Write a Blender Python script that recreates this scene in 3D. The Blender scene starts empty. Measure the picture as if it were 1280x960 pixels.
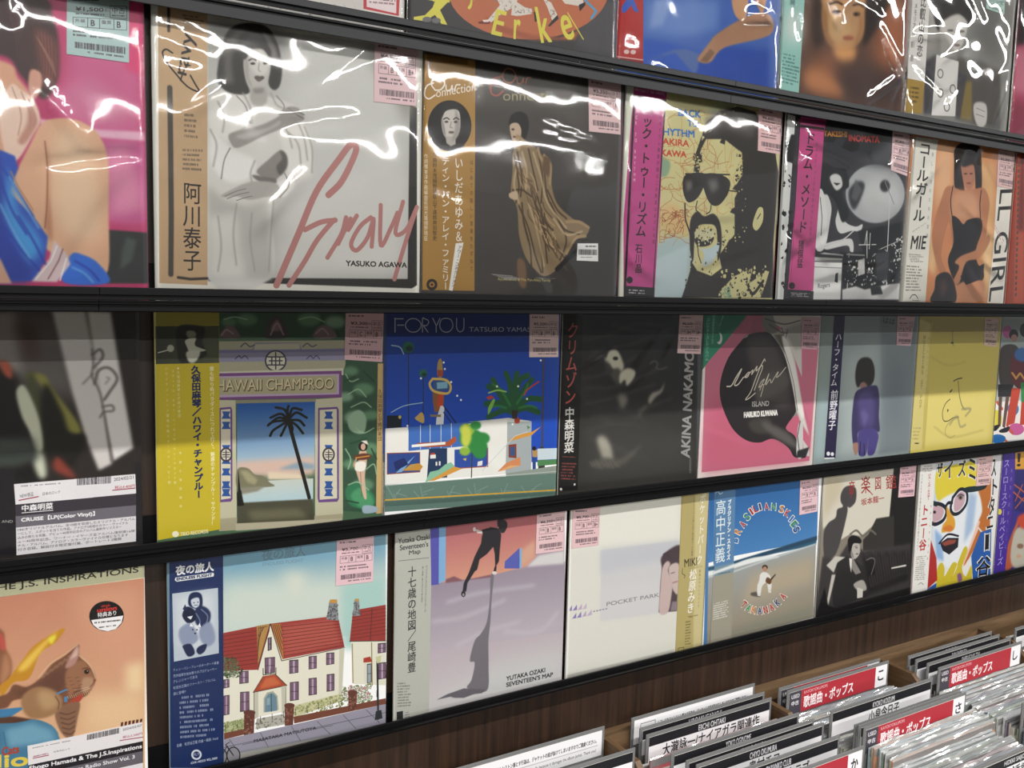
import bpy, math, random
import numpy as np
from mathutils import Matrix, Vector, noise

# ------------------------------------------------------------------ camera
scn = bpy.context.scene
cam_d = bpy.data.cameras.new('camera')
cam = bpy.data.objects.new('camera', cam_d)
scn.collection.objects.link(cam)
scn.camera = cam
cam_d.sensor_width = 36.0
cam_d.lens = 1163.4 / 1280 * 36.0
cam_d.clip_start = 0.02
R_ = Vector((0.85014526, -0.52573655, 0.02922525))
U_ = Vector((0.03485096, 0.1115641, 0.99314594))
F_ = Vector((0.52539361, 0.84329979, -0.11316812))
M = Matrix.Identity(4)
for i in range(3):
    M[i][0], M[i][1], M[i][2] = R_[i], U_[i], -F_[i]
M[0][3], M[1][3], M[2][3] = 0.0, -1.25603, 0.02103
cam.matrix_world = M

# ------------------------------------------------------------------ world, exposure
w = bpy.data.worlds.new('world')
scn.world = w
w.use_nodes = True
w.node_tree.nodes['Background'].inputs[0].default_value = (0.9, 0.95, 1.0, 1)
w.node_tree.nodes['Background'].inputs[1].default_value = 0.45
scn.view_settings.view_transform = 'Standard'
scn.view_settings.look = 'None'
scn.view_settings.gamma = 1.0
scn.view_settings.use_curve_mapping = False
scn.view_settings.exposure = 0.0
scn.cycles.use_denoising = True
scn.cycles.max_bounces = 10
scn.cycles.transparent_max_bounces = 24
scn.cycles.caustics_reflective = False
scn.cycles.caustics_refractive = False

LAMPS = [(-1.62, 1.20, 184.0), (-3.9, 1.20, 184.0), (-6.1, 1.20, 315.0)]   # y, z, watts: ceiling tube rows
LAMP_X0, LAMP_X1 = -2.6, 5.2

# ------------------------------------------------------------------ basic helpers
COL = scn.collection

def lin(h):
    c = [int(h[i:i+2], 16)/255 for i in (0, 2, 4)]
    return tuple(x/12.92 if x <= .04045 else ((x+.055)/1.055)**2.4 for x in c) + (1,)

def mat(name, hexcol, rough=.5, metal=0., spec=.5, nscale=0, namt=0, bump=0, coat=0, dirt=None):
    m = bpy.data.materials.new(name)
    m.use_nodes = True
    nt = m.node_tree
    b = nt.nodes['Principled BSDF']
    b.inputs['Base Color'].default_value = lin(hexcol)
    b.inputs['Roughness'].default_value = rough
    b.inputs['Metallic'].default_value = metal
    b.inputs['Specular IOR Level'].default_value = spec
    b.inputs['Coat Weight'].default_value = coat
    if nscale:
        tc = nt.nodes.new('ShaderNodeTexCoord')
        n = nt.nodes.new('ShaderNodeTexNoise')
        n.inputs['Scale'].default_value = nscale
        n.inputs['Detail'].default_value = 5
        nt.links.new(tc.outputs['Object'], n.inputs['Vector'])
        if namt:
            mx = nt.nodes.new('ShaderNodeMix')
            mx.data_type = 'RGBA'
            mx.inputs[6].default_value = lin(hexcol)
            mx.inputs[7].default_value = lin(dirt or hexcol)
            mr = nt.nodes.new('ShaderNodeMapRange')
            mr.inputs[1].default_value, mr.inputs[2].default_value = .35, .7
            mr.inputs[4].default_value = namt
            nt.links.new(n.outputs['Fac'], mr.inputs[0])
            nt.links.new(mr.outputs[0], mx.inputs[0])
            nt.links.new(mx.outputs[2], b.inputs['Base Color'])
        if bump:
            bp = nt.nodes.new('ShaderNodeBump')
            bp.inputs['Strength'].default_value = bump
            bp.inputs['Distance'].default_value = .002
            nt.links.new(n.outputs['Fac'], bp.inputs['Height'])
            nt.links.new(bp.outputs[0], b.inputs['Normal'])
    return m

def wood(name, c1, c2, scale, stretch, rough=.45, axis='Z', bump=.08):
    m = bpy.data.materials.new(name)
    m.use_nodes = True
    nt = m.node_tree
    b = nt.nodes['Principled BSDF']
    tc = nt.nodes.new('ShaderNodeTexCoord')
    mp = nt.nodes.new('ShaderNodeMapping')
    s = [scale]*3
    s['XYZ'.index(axis)] = scale/stretch
    mp.inputs['Scale'].default_value = s
    n = nt.nodes.new('ShaderNodeTexNoise')
    n.inputs['Scale'].default_value = 1
    n.inputs['Detail'].default_value = 8
    n.inputs['Roughness'].default_value = .65
    n.inputs['Distortion'].default_value = .4
    cr = nt.nodes.new('ShaderNodeValToRGB')
    cr.color_ramp.elements[0].position = .3
    cr.color_ramp.elements[0].color = lin(c1)
    cr.color_ramp.elements[1].position = .72
    cr.color_ramp.elements[1].color = lin(c2)
    bp = nt.nodes.new('ShaderNodeBump')
    bp.inputs['Strength'].default_value = bump
    bp.inputs['Distance'].default_value = .001
    L = nt.links
    L.new(tc.outputs['Object'], mp.inputs[0]); L.new(mp.outputs[0], n.inputs['Vector'])
    L.new(n.outputs['Fac'], cr.inputs[0]); L.new(cr.outputs[0], b.inputs['Base Color'])
    L.new(n.outputs['Fac'], bp.inputs['Height']); L.new(bp.outputs[0], b.inputs['Normal'])
    b.inputs['Roughness'].default_value = rough
    return m

class MB:
    def __init__(s):
        s.v, s.f, s.uv, s.mi = [], [], [], []
    def face(s, pts, uv=None, mi=0):
        k = len(s.v)
        s.v += [tuple(p) for p in pts]
        s.f.append(tuple(range(k, k+len(pts))))
        s.uv.append(uv or [(0, 0)]*len(pts)); s.mi.append(mi)
    def box(s, a, b, mi=0):
        x0, y0, z0 = a; x1, y1, z1 = b
        k = len(s.v)
        s.v += [(x0,y0,z0),(x1,y0,z0),(x1,y1,z0),(x0,y1,z0),(x0,y0,z1),(x1,y0,z1),(x1,y1,z1),(x0,y1,z1)]
        for q in ((0,3,2,1),(4,5,6,7),(0,1,5,4),(1,2,6,5),(2,3,7,6),(3,0,4,7)):
            s.f.append(tuple(k+i for i in q)); s.uv.append([(0, 0)]*4); s.mi.append(mi)
        return s
    def build(s, name, mats, parent=None, smooth=False, bevel=0):
        me = bpy.data.meshes.new(name)
        me.from_pydata(s.v, [], s.f)
        ul = me.uv_layers.new(name='UVMap')
        ul.data.foreach_set('uv', [c for f in s.uv for p in f for c in p])
        for m in (mats if isinstance(mats, (list, tuple)) else [mats]):
            me.materials.append(m)
        me.polygons.foreach_set('material_index', s.mi)
        if smooth:
            me.polygons.foreach_set('use_smooth', [True]*len(s.f))
        me.update()
        o = bpy.data.objects.new(name, me)
        COL.objects.link(o)
        if parent: o.parent = parent
        if bevel:
            md = o.modifiers.new('bevel', 'BEVEL')
            md.width = bevel; md.segments = 2; md.limit_method = 'ANGLE'
        return o

def empty(name, loc, label, cat, group=None):
    o = bpy.data.objects.new(name, None)
    o.empty_display_size = .05
    COL.objects.link(o)
    o.location = loc
    o['label'] = label; o['category'] = cat
    if group: o['group'] = group
    return o

def tag(o, label, cat, group=None):
    o['label'] = label; o['category'] = cat
    if group: o['group'] = group
    return o

def structure(o):
    o['kind'] = 'structure'
    return o

# ------------------------------------------------------------------ flat print: a small polygon painter
_gl = {}
def glyph(t, em=False):
    if (t, em) in _gl: return _gl[(t, em)]
    cu = bpy.data.curves.new('type', 'FONT')
    cu.body = t; cu.resolution_u = 4
    o = bpy.data.objects.new('type', cu)
    COL.objects.link(o)
    bpy.context.view_layer.update()
    me = o.evaluated_get(bpy.context.evaluated_depsgraph_get()).to_mesh()
    if not len(me.vertices):
        tr = None
    else:
        v = np.zeros(len(me.vertices)*3); me.vertices.foreach_get('co', v); v = v.reshape(-1, 3)[:, :2]
        me.calc_loop_triangles()
        ti = np.zeros(len(me.loop_triangles)*3, int); me.loop_triangles.foreach_get('vertices', ti)
        tr = v[ti.reshape(-1, 3)]
        if em: tr = tr + np.array((0, .12))
        else:
            lo, hi = v.min(0), v.max(0)
            tr = (tr-lo)/(hi-lo+1e-9)
    bpy.data.objects.remove(o); bpy.data.curves.remove(cu)
    _gl[(t, em)] = tr
    return tr

def smooth_pts(p, closed=True, n=5):
    p = np.asarray(p, float)
    if len(p) < 3: return p
    if closed: q = np.vstack([p[-1:], p, p[:2]])
    else: q = np.vstack([2*p[:1]-p[1:2], p, 2*p[-1:]-p[-2:-1]])
    out = []
    for i in range(1, len(q)-2):
        a, b, c, d = q[i-1], q[i], q[i+1], q[i+2]
        for k in range(n):
            t = k/n
            out.append(.5*((2*b)+(c-a)*t+(2*a-5*b+4*c-d)*t*t+(3*b-a-3*c+d)*t**3))
    if not closed: out.append(p[-1])
    return np.array(out)

def blur1(a, s):
    r = max(1, int(round(s*.9)))
    for ax in (0, 1):
        for _ in range(3):
            pad = [(0, 0), (0, 0)]; pad[ax] = (r+1, r)
            c = np.cumsum(np.pad(a, pad), axis=ax)
            if ax == 0: a = (c[2*r+1:]-c[:-2*r-1])/(2*r+1)
            else: a = (c[:, 2*r+1:]-c[:, :-2*r-1])/(2*r+1)
    return a

class Canvas:
    SS = 3
    def __init__(s, W, H, base):
        s.W, s.H = W, H
        s.a = np.empty((H, W, 3), np.float32)
        s.a[:] = s.rgb(base)
        s.sc = np.array((W/1000, H/1000))
    def rgb(s, h): return np.array([int(h[i:i+2], 16)/255 for i in (0, 2, 4)], np.float32)
    def region(s, lo, hi, pad):
        x0 = max(0, int(lo[0]-pad)-1); y0 = max(0, int(lo[1]-pad)-1)
        x1 = min(s.W, int(hi[0]+pad)+2); y1 = min(s.H, int(hi[1]+pad)+2)
        return (x0, y0, x1, y1) if x1 > x0 and y1 > y0 else None
    def cover(s, polys, blur=0, bold=0):
        """even-odd coverage of a list of polygons (pixel coordinates)"""
        allp = np.vstack(polys)
        r = s.region(allp.min(0), allp.max(0), blur*3+bold)
        if r is None: return None
        x0, y0, x1, y1 = r; S = s.SS
        h, w = (y1-y0)*S, (x1-x0)*S
        A = np.vstack([p for p in polys]); B = np.vstack([np.roll(p, -1, axis=0) for p in polys])
        A = (A-(x0, y0))*S; B = (B-(x0, y0))*S
        sw = A[:, 1] > B[:, 1]
        A[sw], B[sw] = B[sw].copy(), A[sw].copy()
        r0 = np.clip(np.ceil(A[:, 1]-.5), 0, h).astype(int); r1 = np.clip(np.ceil(B[:, 1]-.5), 0, h).astype(int)
        n = r1-r0; k = n > 0
        A, B, r0, n = A[k], B[k], r0[k], n[k]
        g = np.zeros((h, w+1), np.uint8)
        if len(n):
            idx = np.repeat(np.arange(len(n)), n)
            row = r0[idx]+(np.arange(n.sum())-np.repeat(np.cumsum(n)-n, n))
            x = A[idx, 0]+(row+.5-A[idx, 1])*(B[idx, 0]-A[idx, 0])/(B[idx, 1]-A[idx, 1])
            c = np.clip(np.ceil(x-.5), 0, w).astype(int)
            np.add.at(g, (row, c), 1)
        m = (np.cumsum(g, axis=1, dtype=np.int32)[:, :w] & 1).astype(np.float32)
        if bold:
            b = int(round(bold))
            for ax in (0, 1):
                o = m.copy()
                for d in range(1, b+1):
                    if ax == 0: o[d:] = np.maximum(o[d:], m[:-d]); o[:-d] = np.maximum(o[:-d], m[d:])
                    else: o[:, d:] = np.maximum(o[:, d:], m[:, :-d]); o[:, :-d] = np.maximum(o[:, :-d], m[:, d:])
                m = o
        m = m.reshape(y1-y0, S, x1-x0, S).mean((1, 3))
        if blur >= .6: m = blur1(m, blur)
        return r, m
    def put(s, cov, col):
        if cov is None: return
        (x0, y0, x1, y1), m = cov
        t = s.a[y0:y1, x0:x1]
        t += (col-t)*m[..., None]
    def stroke(s, p, wd, blur, col):
        r = s.region(p.min(0), p.max(0), wd/2+1+blur*3)
        if r is None: return
        x0, y0, x1, y1 = r
        Y, X = np.mgrid[y0:y1, x0:x1].astype(np.float32)+.5
        d = np.full(X.shape, 1e9, np.float32)
        for a, b in zip(p[:-1], p[1:]):
            e = b-a; l = max(e@e, 1e-9)
            lo, hi = np.minimum(a, b)-wd-2, np.maximum(a, b)+wd+2
            sx0, sy0 = max(0, int(lo[0]-x0)), max(0, int(lo[1]-y0)); sx1, sy1 = max(0, int(hi[0]-x0)+1), max(0, int(hi[1]-y0)+1)
            xs, ys = X[sy0:sy1, sx0:sx1]-a[0], Y[sy0:sy1, sx0:sx1]-a[1]
            if not xs.size: continue
            t = np.clip((xs*e[0]+ys*e[1])/l, 0, 1)
            dd = np.hypot(xs-t*e[0], ys-t*e[1])
            d[sy0:sy1, sx0:sx1] = np.minimum(d[sy0:sy1, sx0:sx1], dd)
        m = np.clip(wd/2-d+.5, 0, 1)*min(1, max(wd, .3))
        if blur >= .6: m = blur1(m, blur)
        s.put((r, m), col)
    def text(s, t, o, ex, ey, col, bold=0, it=0):
        tr = glyph(t)
        if tr is None: return
        x = tr[..., 0:1]+(tr[..., 1:2]*it*.02 if it else 0)
        p = np.asarray(o)+x*np.asarray(ex)+tr[..., 1:2]*np.asarray(ey)
        s.put(s.cover(list(p), 0, bold*s.W/800), col)
    def vtext(s, t, a, b, wd, col, bold=0):
        a, b = np.asarray(a), np.asarray(b)
        n = len(t); st = (b-a)/n
        polys = []
        for i, ch in enumerate(t):
            tr = glyph(ch, True)
            if tr is None: continue
            c = a+st*(i+.5)
            q = tr-(.5, .5)
            if ch in 'ー―（）＆' and ch != '＆': q = np.stack([q[..., 1], -q[..., 0]], -1)
            ln = np.linalg.norm(st)
            q = q*(wd, -min(ln*1.02, wd*1.35))
            if ch in '、。': q = q+(wd*.5, -ln*.5)
            q = q+(st[0]/max(st[1], 1e-6))*q[..., 1:2]*np.array((1, 0))
            polys += list(q+c)
        if polys: s.put(s.cover(polys, 0, bold*s.W/800), col)
    def quad(s, q, u, v):
        a, b, c, d = q[:4]
        return (a*(1-u)+b*u)*(1-v)+(d*(1-u)+c*u)*v
    def tiny(s, q, n, col, rnd):
        pol = []
        for r in range(n):
            v0, v1 = (r+.2)/n, (r+.72)/n
            u = 0; end = 1-rnd.random()*.3*(n > 1)
            while u < end:
                w_ = .012+rnd.random()*.03
                if rnd.random() < .82:
                    pol.append(np.array([s.quad(q, u, v0), s.quad(q, u+w_, v0+.08*rnd.random()/n), s.quad(q, u+w_*.9, v1), s.quad(q, u, v1-.1*rnd.random()/n)]))
                u += w_+.012
        s.put(s.cover(pol), col)
    def bars(s, q, col, rnd):
        u = 0; pol = []
        while u < 1:
            w_ = rnd.choice((.008, .014, .022))
            pol.append(np.array([s.quad(q, u, 0), s.quad(q, u+w_, 0), s.quad(q, u+w_, 1), s.quad(q, u, 1)]))
            u += w_+rnd.choice((.008, .012, .02))
        s.put(s.cover(pol), col)
    def sticker(s, q, base, price, g1, g2, rnd):
        s.put(s.cover([np.array(q)]), s.rgb(base)*.75+.25*np.float32(.93))
        k = s.rgb('4b3f48')
        def tx(t, u0, v0, u1, v1, bold=0):
            o = s.quad(q, u0, v1); s.text(t, o, s.quad(q, u1, v1)-o, s.quad(q, u0, v0)-o, k, bold)
        def rect(u0, v0, u1, v1):
            p = np.array([s.quad(q, *z) for z in ((u0, v0), (u1, v0), (u1, v1), (u0, v1), (u0, v0))])
            s.stroke(p, 1.1*s.W/800, 0, k)
        s.tiny([s.quad(q, *z) for z in ((.08, .06), (.5, .06), (.5, .13), (.08, .13))], 1, k, rnd)
        tx('¥'+price, .14, .21, .58, .28, 1); tx('税込', .6, .22, .68, .27)
        tx('中古', .72, .2, .93, .29); rect(.69, .18, .96, .36); s.tiny([s.quad(q, *z) for z in ((.72, .305), (.93, .305), (.93, .345), (.72, .345))], 1, k, rnd)
        s.tiny([s.quad(q, *z) for z in ((.14, .3), (.6, .3), (.6, .345), (.14, .345))], 1, k, rnd)
        rect(.1, .38, .33, .53); rect(.33, .38, .52, .53); rect(.52, .38, .75, .53); rect(.75, .38, .96, .53)
        tx('外装', .13, .4, .29, .46); tx('盤質', .55, .4, .71, .46)
        tx(g1, .38, .41, .38+.06*len(g1), .5, 1); tx(g2, .8, .41, .8+.06*len(g2), .5, 1)
        s.tiny([s.quad(q, *z) for z in ((.1, .58), (.85, .58), (.85, .7), (.1, .7))], 2, k, rnd)
        s.bars([s.quad(q, *z) for z in ((.13, .78), (.93, .78), (.93, .88), (.13, .88))], k, rnd)
        s.tiny([s.quad(q, *z) for z in ((.3, .9), (.93, .9), (.93, .95), (.3, .95))], 1, k, rnd)
    def draw(s, line, rnd):
        f = line.split('|'); op, col = f[0], s.rgb(f[1])
        P = lambda t: [np.array([float(z) for z in p.split(',')])*s.sc for p in t.split()]
        k = s.sc[0]
        if op == 'P':
            p = np.array(P(f[4]))
            if f[3] == '1': p = smooth_pts(p)
            s.put(s.cover([p], float(f[2])*k), col)
        elif op == 'G':
            cv = s.cover([np.array(P(f[4]))], float(f[3])*k)
            if cv is None: return
            (x0, y0, x1, y1), m = cv
            a, b = P(f[5]); e = b-a
            Y, X = np.mgrid[y0:y1, x0:x1]
            t = np.clip(((X-a[0])*e[0]+(Y-a[1])*e[1])/(e@e), 0, 1)[..., None]
            c = col*(1-t)+s.rgb(f[2])*t
            s.a[y0:y1, x0:x1] += (c-s.a[y0:y1, x0:x1])*m[..., None]
        elif op == 'L':
            p = np.array(P(f[5]))
            if f[4] == '1': p = smooth_pts(p, False)
            s.stroke(p, float(f[2])*k, float(f[3])*k, col)
        elif op == 'E':
            c = P(f[3])[0]; a, b = P(f[4]); t = np.linspace(0, 2*np.pi, 40, endpoint=False)[:, None]
            s.put(s.cover([c+np.cos(t)*a+np.sin(t)*b], float(f[2])*k), col)
        elif op == 'T':
            a, b, c = P(f[4]); s.text('|'.join(f[5:]), a, b-a, c-a, col, int(f[2]))
        elif op == 'V':
            a, b = P(f[3]); s.vtext('|'.join(f[5:]), a, b, float(f[4])*k, col, int(f[2]))
        elif op == 'N': s.tiny(P(f[3]), int(f[2]), col, rnd)
        elif op == 'B': s.bars(P(f[2]), col, rnd)
        elif op == 'D':
            q = P(f[4]); z = float(f[3])*k; pol = []
            for _ in range(int(f[2])):
                c = s.quad(q, rnd.random(), rnd.random()); r = z*(.4+rnd.random())
                an = np.sort(np.array([rnd.random()*6.28 for _ in range(7)]))[:, None]
                pol.append(c+r*np.hstack([np.cos(an)*(.5+rnd.random()), np.sin(an)]))
            s.put(s.cover(pol), col)
        elif op == 'R':
            q = P(f[4])
            for _ in range(int(f[2])):
                p = np.array((rnd.random(), rnd.random())); a = rnd.random()*6.28; pts = []
                for _ in range(9):
                    pts.append(s.quad(q, *np.clip(p, 0, 1))); a += rnd.gauss(0, .6); p = p+.05*np.array((math.cos(a), math.sin(a)))
                s.stroke(smooth_pts(pts, False, 3), float(f[3])*k, 0, col)
        elif op == 'S': s.sticker(P(f[5]), f[1], f[2], f[3], f[4], rnd)
    def image(s, name, grain=.012):
        lum = s.a@np.array((.3, .59, .11), np.float32)
        a = s.a*.91+lum[..., None]*.09+np.random.default_rng(len(name)).normal(0, grain, s.a.shape[:2]+(1,)).astype(np.float32)
        im = bpy.data.images.new(name, s.W, s.H)
        px = np.ones((s.H, s.W, 4), np.float32)
        px[..., :3] = np.clip(a-.022*(1-a), 0, 1)[::-1]
        im.pixels.foreach_set(px.ravel())
        im.pack()
        return im

def print_mat(name, img, rough=.35):
    m = bpy.data.materials.new(name)
    m.use_nodes = True
    nt = m.node_tree
    b = nt.nodes['Principled BSDF']
    t = nt.nodes.new('ShaderNodeTexImage')
    t.image = img; t.extension = 'EXTEND'
    nt.links.new(t.outputs[0], b.inputs['Base Color'])
    b.inputs['Roughness'].default_value = rough
    b.inputs['Specular IOR Level'].default_value = .3
    return m

# ------------------------------------------------------------------ materials
M_BLACK = mat('black_powder_coat', '08080a', .5, spec=.15, nscale=40, bump=.04)
M_CHAR = mat('charcoal_plastic', '16181b', .45, spec=.3, nscale=60, bump=.03)
M_EDGE = mat('edge_highlight', 'a5a8ac', .3)  # pale colour paints the highlight along the fascia's top edge
M_EDGE_D = mat('edge_highlight_dim', '2e2f31', .4)  # same painted edge highlight, fainter, for the second ledge
M_WOOD = wood('dark_wood_panel', '1f1611', '3d2a1e', 90, 30, .42)
M_WOOD_D = wood('darker_wood_panel', '1a1310', '2f211a', 90, 30, .45)
M_PLY = wood('bin_plywood', '4a3722', '80654a', 60, 14, .5, 'X')
M_PLY_Y = wood('bin_plywood_side', '433120', '75593c', 60, 14, .5, 'Y')
M_CARD = mat('jacket_board', 'd8d5cc', .6)
M_FLOOR = mat('floor_vinyl', '6f6c66', .5, nscale=3, namt=.4, dirt='5d5a54')
M_CEIL = mat('ceiling_tile', 'd4d4d0', .8, nscale=20, bump=.1)
M_LAMPBODY = mat('lamp_housing', 'e0e0dd', .4)

def film(name, tint, haze, rough, bscale, bstr, refl=1.0):
    """clear polypropylene film: mostly transparent, sharp wavy reflections"""
    m = bpy.data.materials.new(name)
    m.use_nodes = True
    nt = m.node_tree
    for n in list(nt.nodes): nt.nodes.remove(n)
    L = nt.links
    out = nt.nodes.new('ShaderNodeOutputMaterial')
    tr = nt.nodes.new('ShaderNodeBsdfTransparent')
    tr.inputs[0].default_value = lin(tint)
    df = nt.nodes.new('ShaderNodeBsdfDiffuse'); df.inputs[0].default_value = lin('e6e6e6')
    gl = nt.nodes.new('ShaderNodeBsdfGlossy'); gl.inputs['Roughness'].default_value = rough
    tc = nt.nodes.new('ShaderNodeTexCoord')
    no = nt.nodes.new('ShaderNodeTexNoise'); no.inputs['Scale'].default_value = bscale
    no.inputs['Detail'].default_value = 1.2; no.inputs['Distortion'].default_value = .8
    bp = nt.nodes.new('ShaderNodeBump'); bp.inputs['Strength'].default_value = bstr; bp.inputs['Distance'].default_value = .0022
    L.new(tc.outputs['Object'], no.inputs['Vector']); L.new(no.outputs['Fac'], bp.inputs['Height']); L.new(bp.outputs[0], gl.inputs['Normal'])
    fr = nt.nodes.new('ShaderNodeFresnel'); fr.inputs['IOR'].default_value = 1.5
    L.new(bp.outputs[0], fr.inputs['Normal'])
    mu = nt.nodes.new('ShaderNodeMath'); mu.operation = 'MULTIPLY'; mu.use_clamp = True; mu.inputs[1].default_value = refl
    L.new(fr.outputs[0], mu.inputs[0])
    a = nt.nodes.new('ShaderNodeMixShader'); a.inputs[0].default_value = haze
    L.new(tr.outputs[0], a.inputs[1]); L.new(df.outputs[0], a.inputs[2])
    b = nt.nodes.new('ShaderNodeMixShader')
    L.new(mu.outputs[0], b.inputs[0]); L.new(a.outputs[0], b.inputs[1]); L.new(gl.outputs[0], b.inputs[2])
    L.new(b.outputs[0], out.inputs[0])
    return m

M_FILM = film('clear_sleeve_film', 'ffffff', .004, .04, 10, .30, 1.25)
M_FILM_SOFT = film('soft_sleeve_film', 'ffffff', .003, .12, 9, .3, .4)
M_FILM_TOP = film('sleeve_edge_film', 'fafcff', .30, .16, 40, .5, 3.0)
M_ACRYL = film('divider_acrylic', 'b9bac2', .22, .18, 8, .02, 1.0)

# ------------------------------------------------------------------ room
X0, X1 = -1.2, 4.2
structure(MB().box((X0, .015, -1.5), (X1, .06, -.0276)).build('wall_back', M_WOOD))
structure(MB().box((X0, -.175, -.0275), (X1, .06, 1.25)).build('wall_upper', M_WOOD_D))
structure(MB().box((X0, -.2075, -.0265), (X1, -.1755, -.0235)).build('trim_1', M_BLACK))
structure(MB().box((-4, -9, -1.55), (7, .06, -1.5)).build('floor', M_FLOOR))
structure(MB().box((-4, -9, 1.25), (7, .06, 1.30)).build('ceiling', M_CEIL))
structure(MB().box((-4, -9.1, -1.55), (7, -9, 1.30)).build('wall_far', mat('far_wall_paint', '6a665f', .7)))

for i, (ly, lz, pw) in enumerate(LAMPS):
    t = empty('ceiling_light', ((LAMP_X0+LAMP_X1)/2, ly, lz), ('ceiling tube light row nearest the record wall', 'ceiling tube light row in the middle of the shop', 'ceiling tube light row farthest from the record wall')[i], 'ceiling light')
    h = (LAMP_X1-LAMP_X0)/2
    MB().box((-h, -.07, .012), (h, .07, .049)).build('housing', M_LAMPBODY, t)
    ld = bpy.data.lights.new('tube', 'AREA')
    ld.shape = 'RECTANGLE'; ld.size = 2*h; ld.size_y = .07; ld.energy = pw; ld.color = (1, .985, .955)
    lo = bpy.data.objects.new('tube', ld); COL.objects.link(lo); lo.parent = t; lo.location = (0, 0, .004)

# ------------------------------------------------------------------ shelves
LT = {1: .3203, 2: -.0004, 3: -.3304, 4: -.6525}
YF = {1: -.19, 2: -.19, 3: 0., 4: 0.}
FB = {1: -.031, 2: -.0252, 3: -.031}
ROWWORD = {1: 'top row', 2: 'second row', 3: 'third row', 4: 'bottom row'}
SEG = {1: (X0, 1.02, 2.6), 2: (X0, .145, 1.25, 2.6), 3: (X0, .62, 1.72, 3.2), 4: (X0, .62, 1.72, 3.2)}
SEGW = {1: ('left', 'right'), 2: ('left end', 'middle', 'right end'), 3: ('left', 'middle', 'right end'), 4: ('left', 'middle', 'right end')}
UNDER = {1: 'running along the top of the picture', 2: 'under the large cream script record row', 3: 'between the third and bottom record rows', 4: 'lowest on the wall above the bare wood panel'}
for r in (1, 2, 3, 4):
    for k, (a, b) in enumerate(zip(SEG[r][:-1], SEG[r][1:])):
        yf, z = YF[r], LT[r]; a += .00015; b -= .00015
        t = empty('display_ledge', (a, yf, z), f'black metal display ledge {UNDER[r]}, {SEGW[r][k]} section', 'shelf', 'black ledges holding the record rows')
        L_ = b-a
        MB().box((0, -.030, -.008), (L_, -.027, 0)).build('front_lip', M_CHAR if r == 1 else M_BLACK, t, bevel=.0006)
        m = MB().box((0, -.027, -.013), (L_, -.0255, -.0006)).box((0, -.0255, -.0175), (L_, .0135, -.0168))
        m.build('tray', M_BLACK, t)
        MB().box((0, .0118, -.0168), (L_, .0138, .026)).build('back_upstand', M_BLACK, t)
        if r < 4:
            MB().box((0, -.0215, FB[r]), (L_, -.0190, -.0135)).build('fascia', M_CHAR if r == 1 else M_BLACK, t, bevel=.0006)
            MB().box((0, -.0224, -.0144), (L_, -.0214, -.0138)).build('edge_bead', M_EDGE if r in (1, 3) else M_EDGE_D, t)  # thin strip coloured as light caught on the fascia edge
        else:
            MB().box((0, -.0255, -.0195), (L_, -.0240, -.0176)).build('edge_bead', M_BLACK, t)

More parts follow.
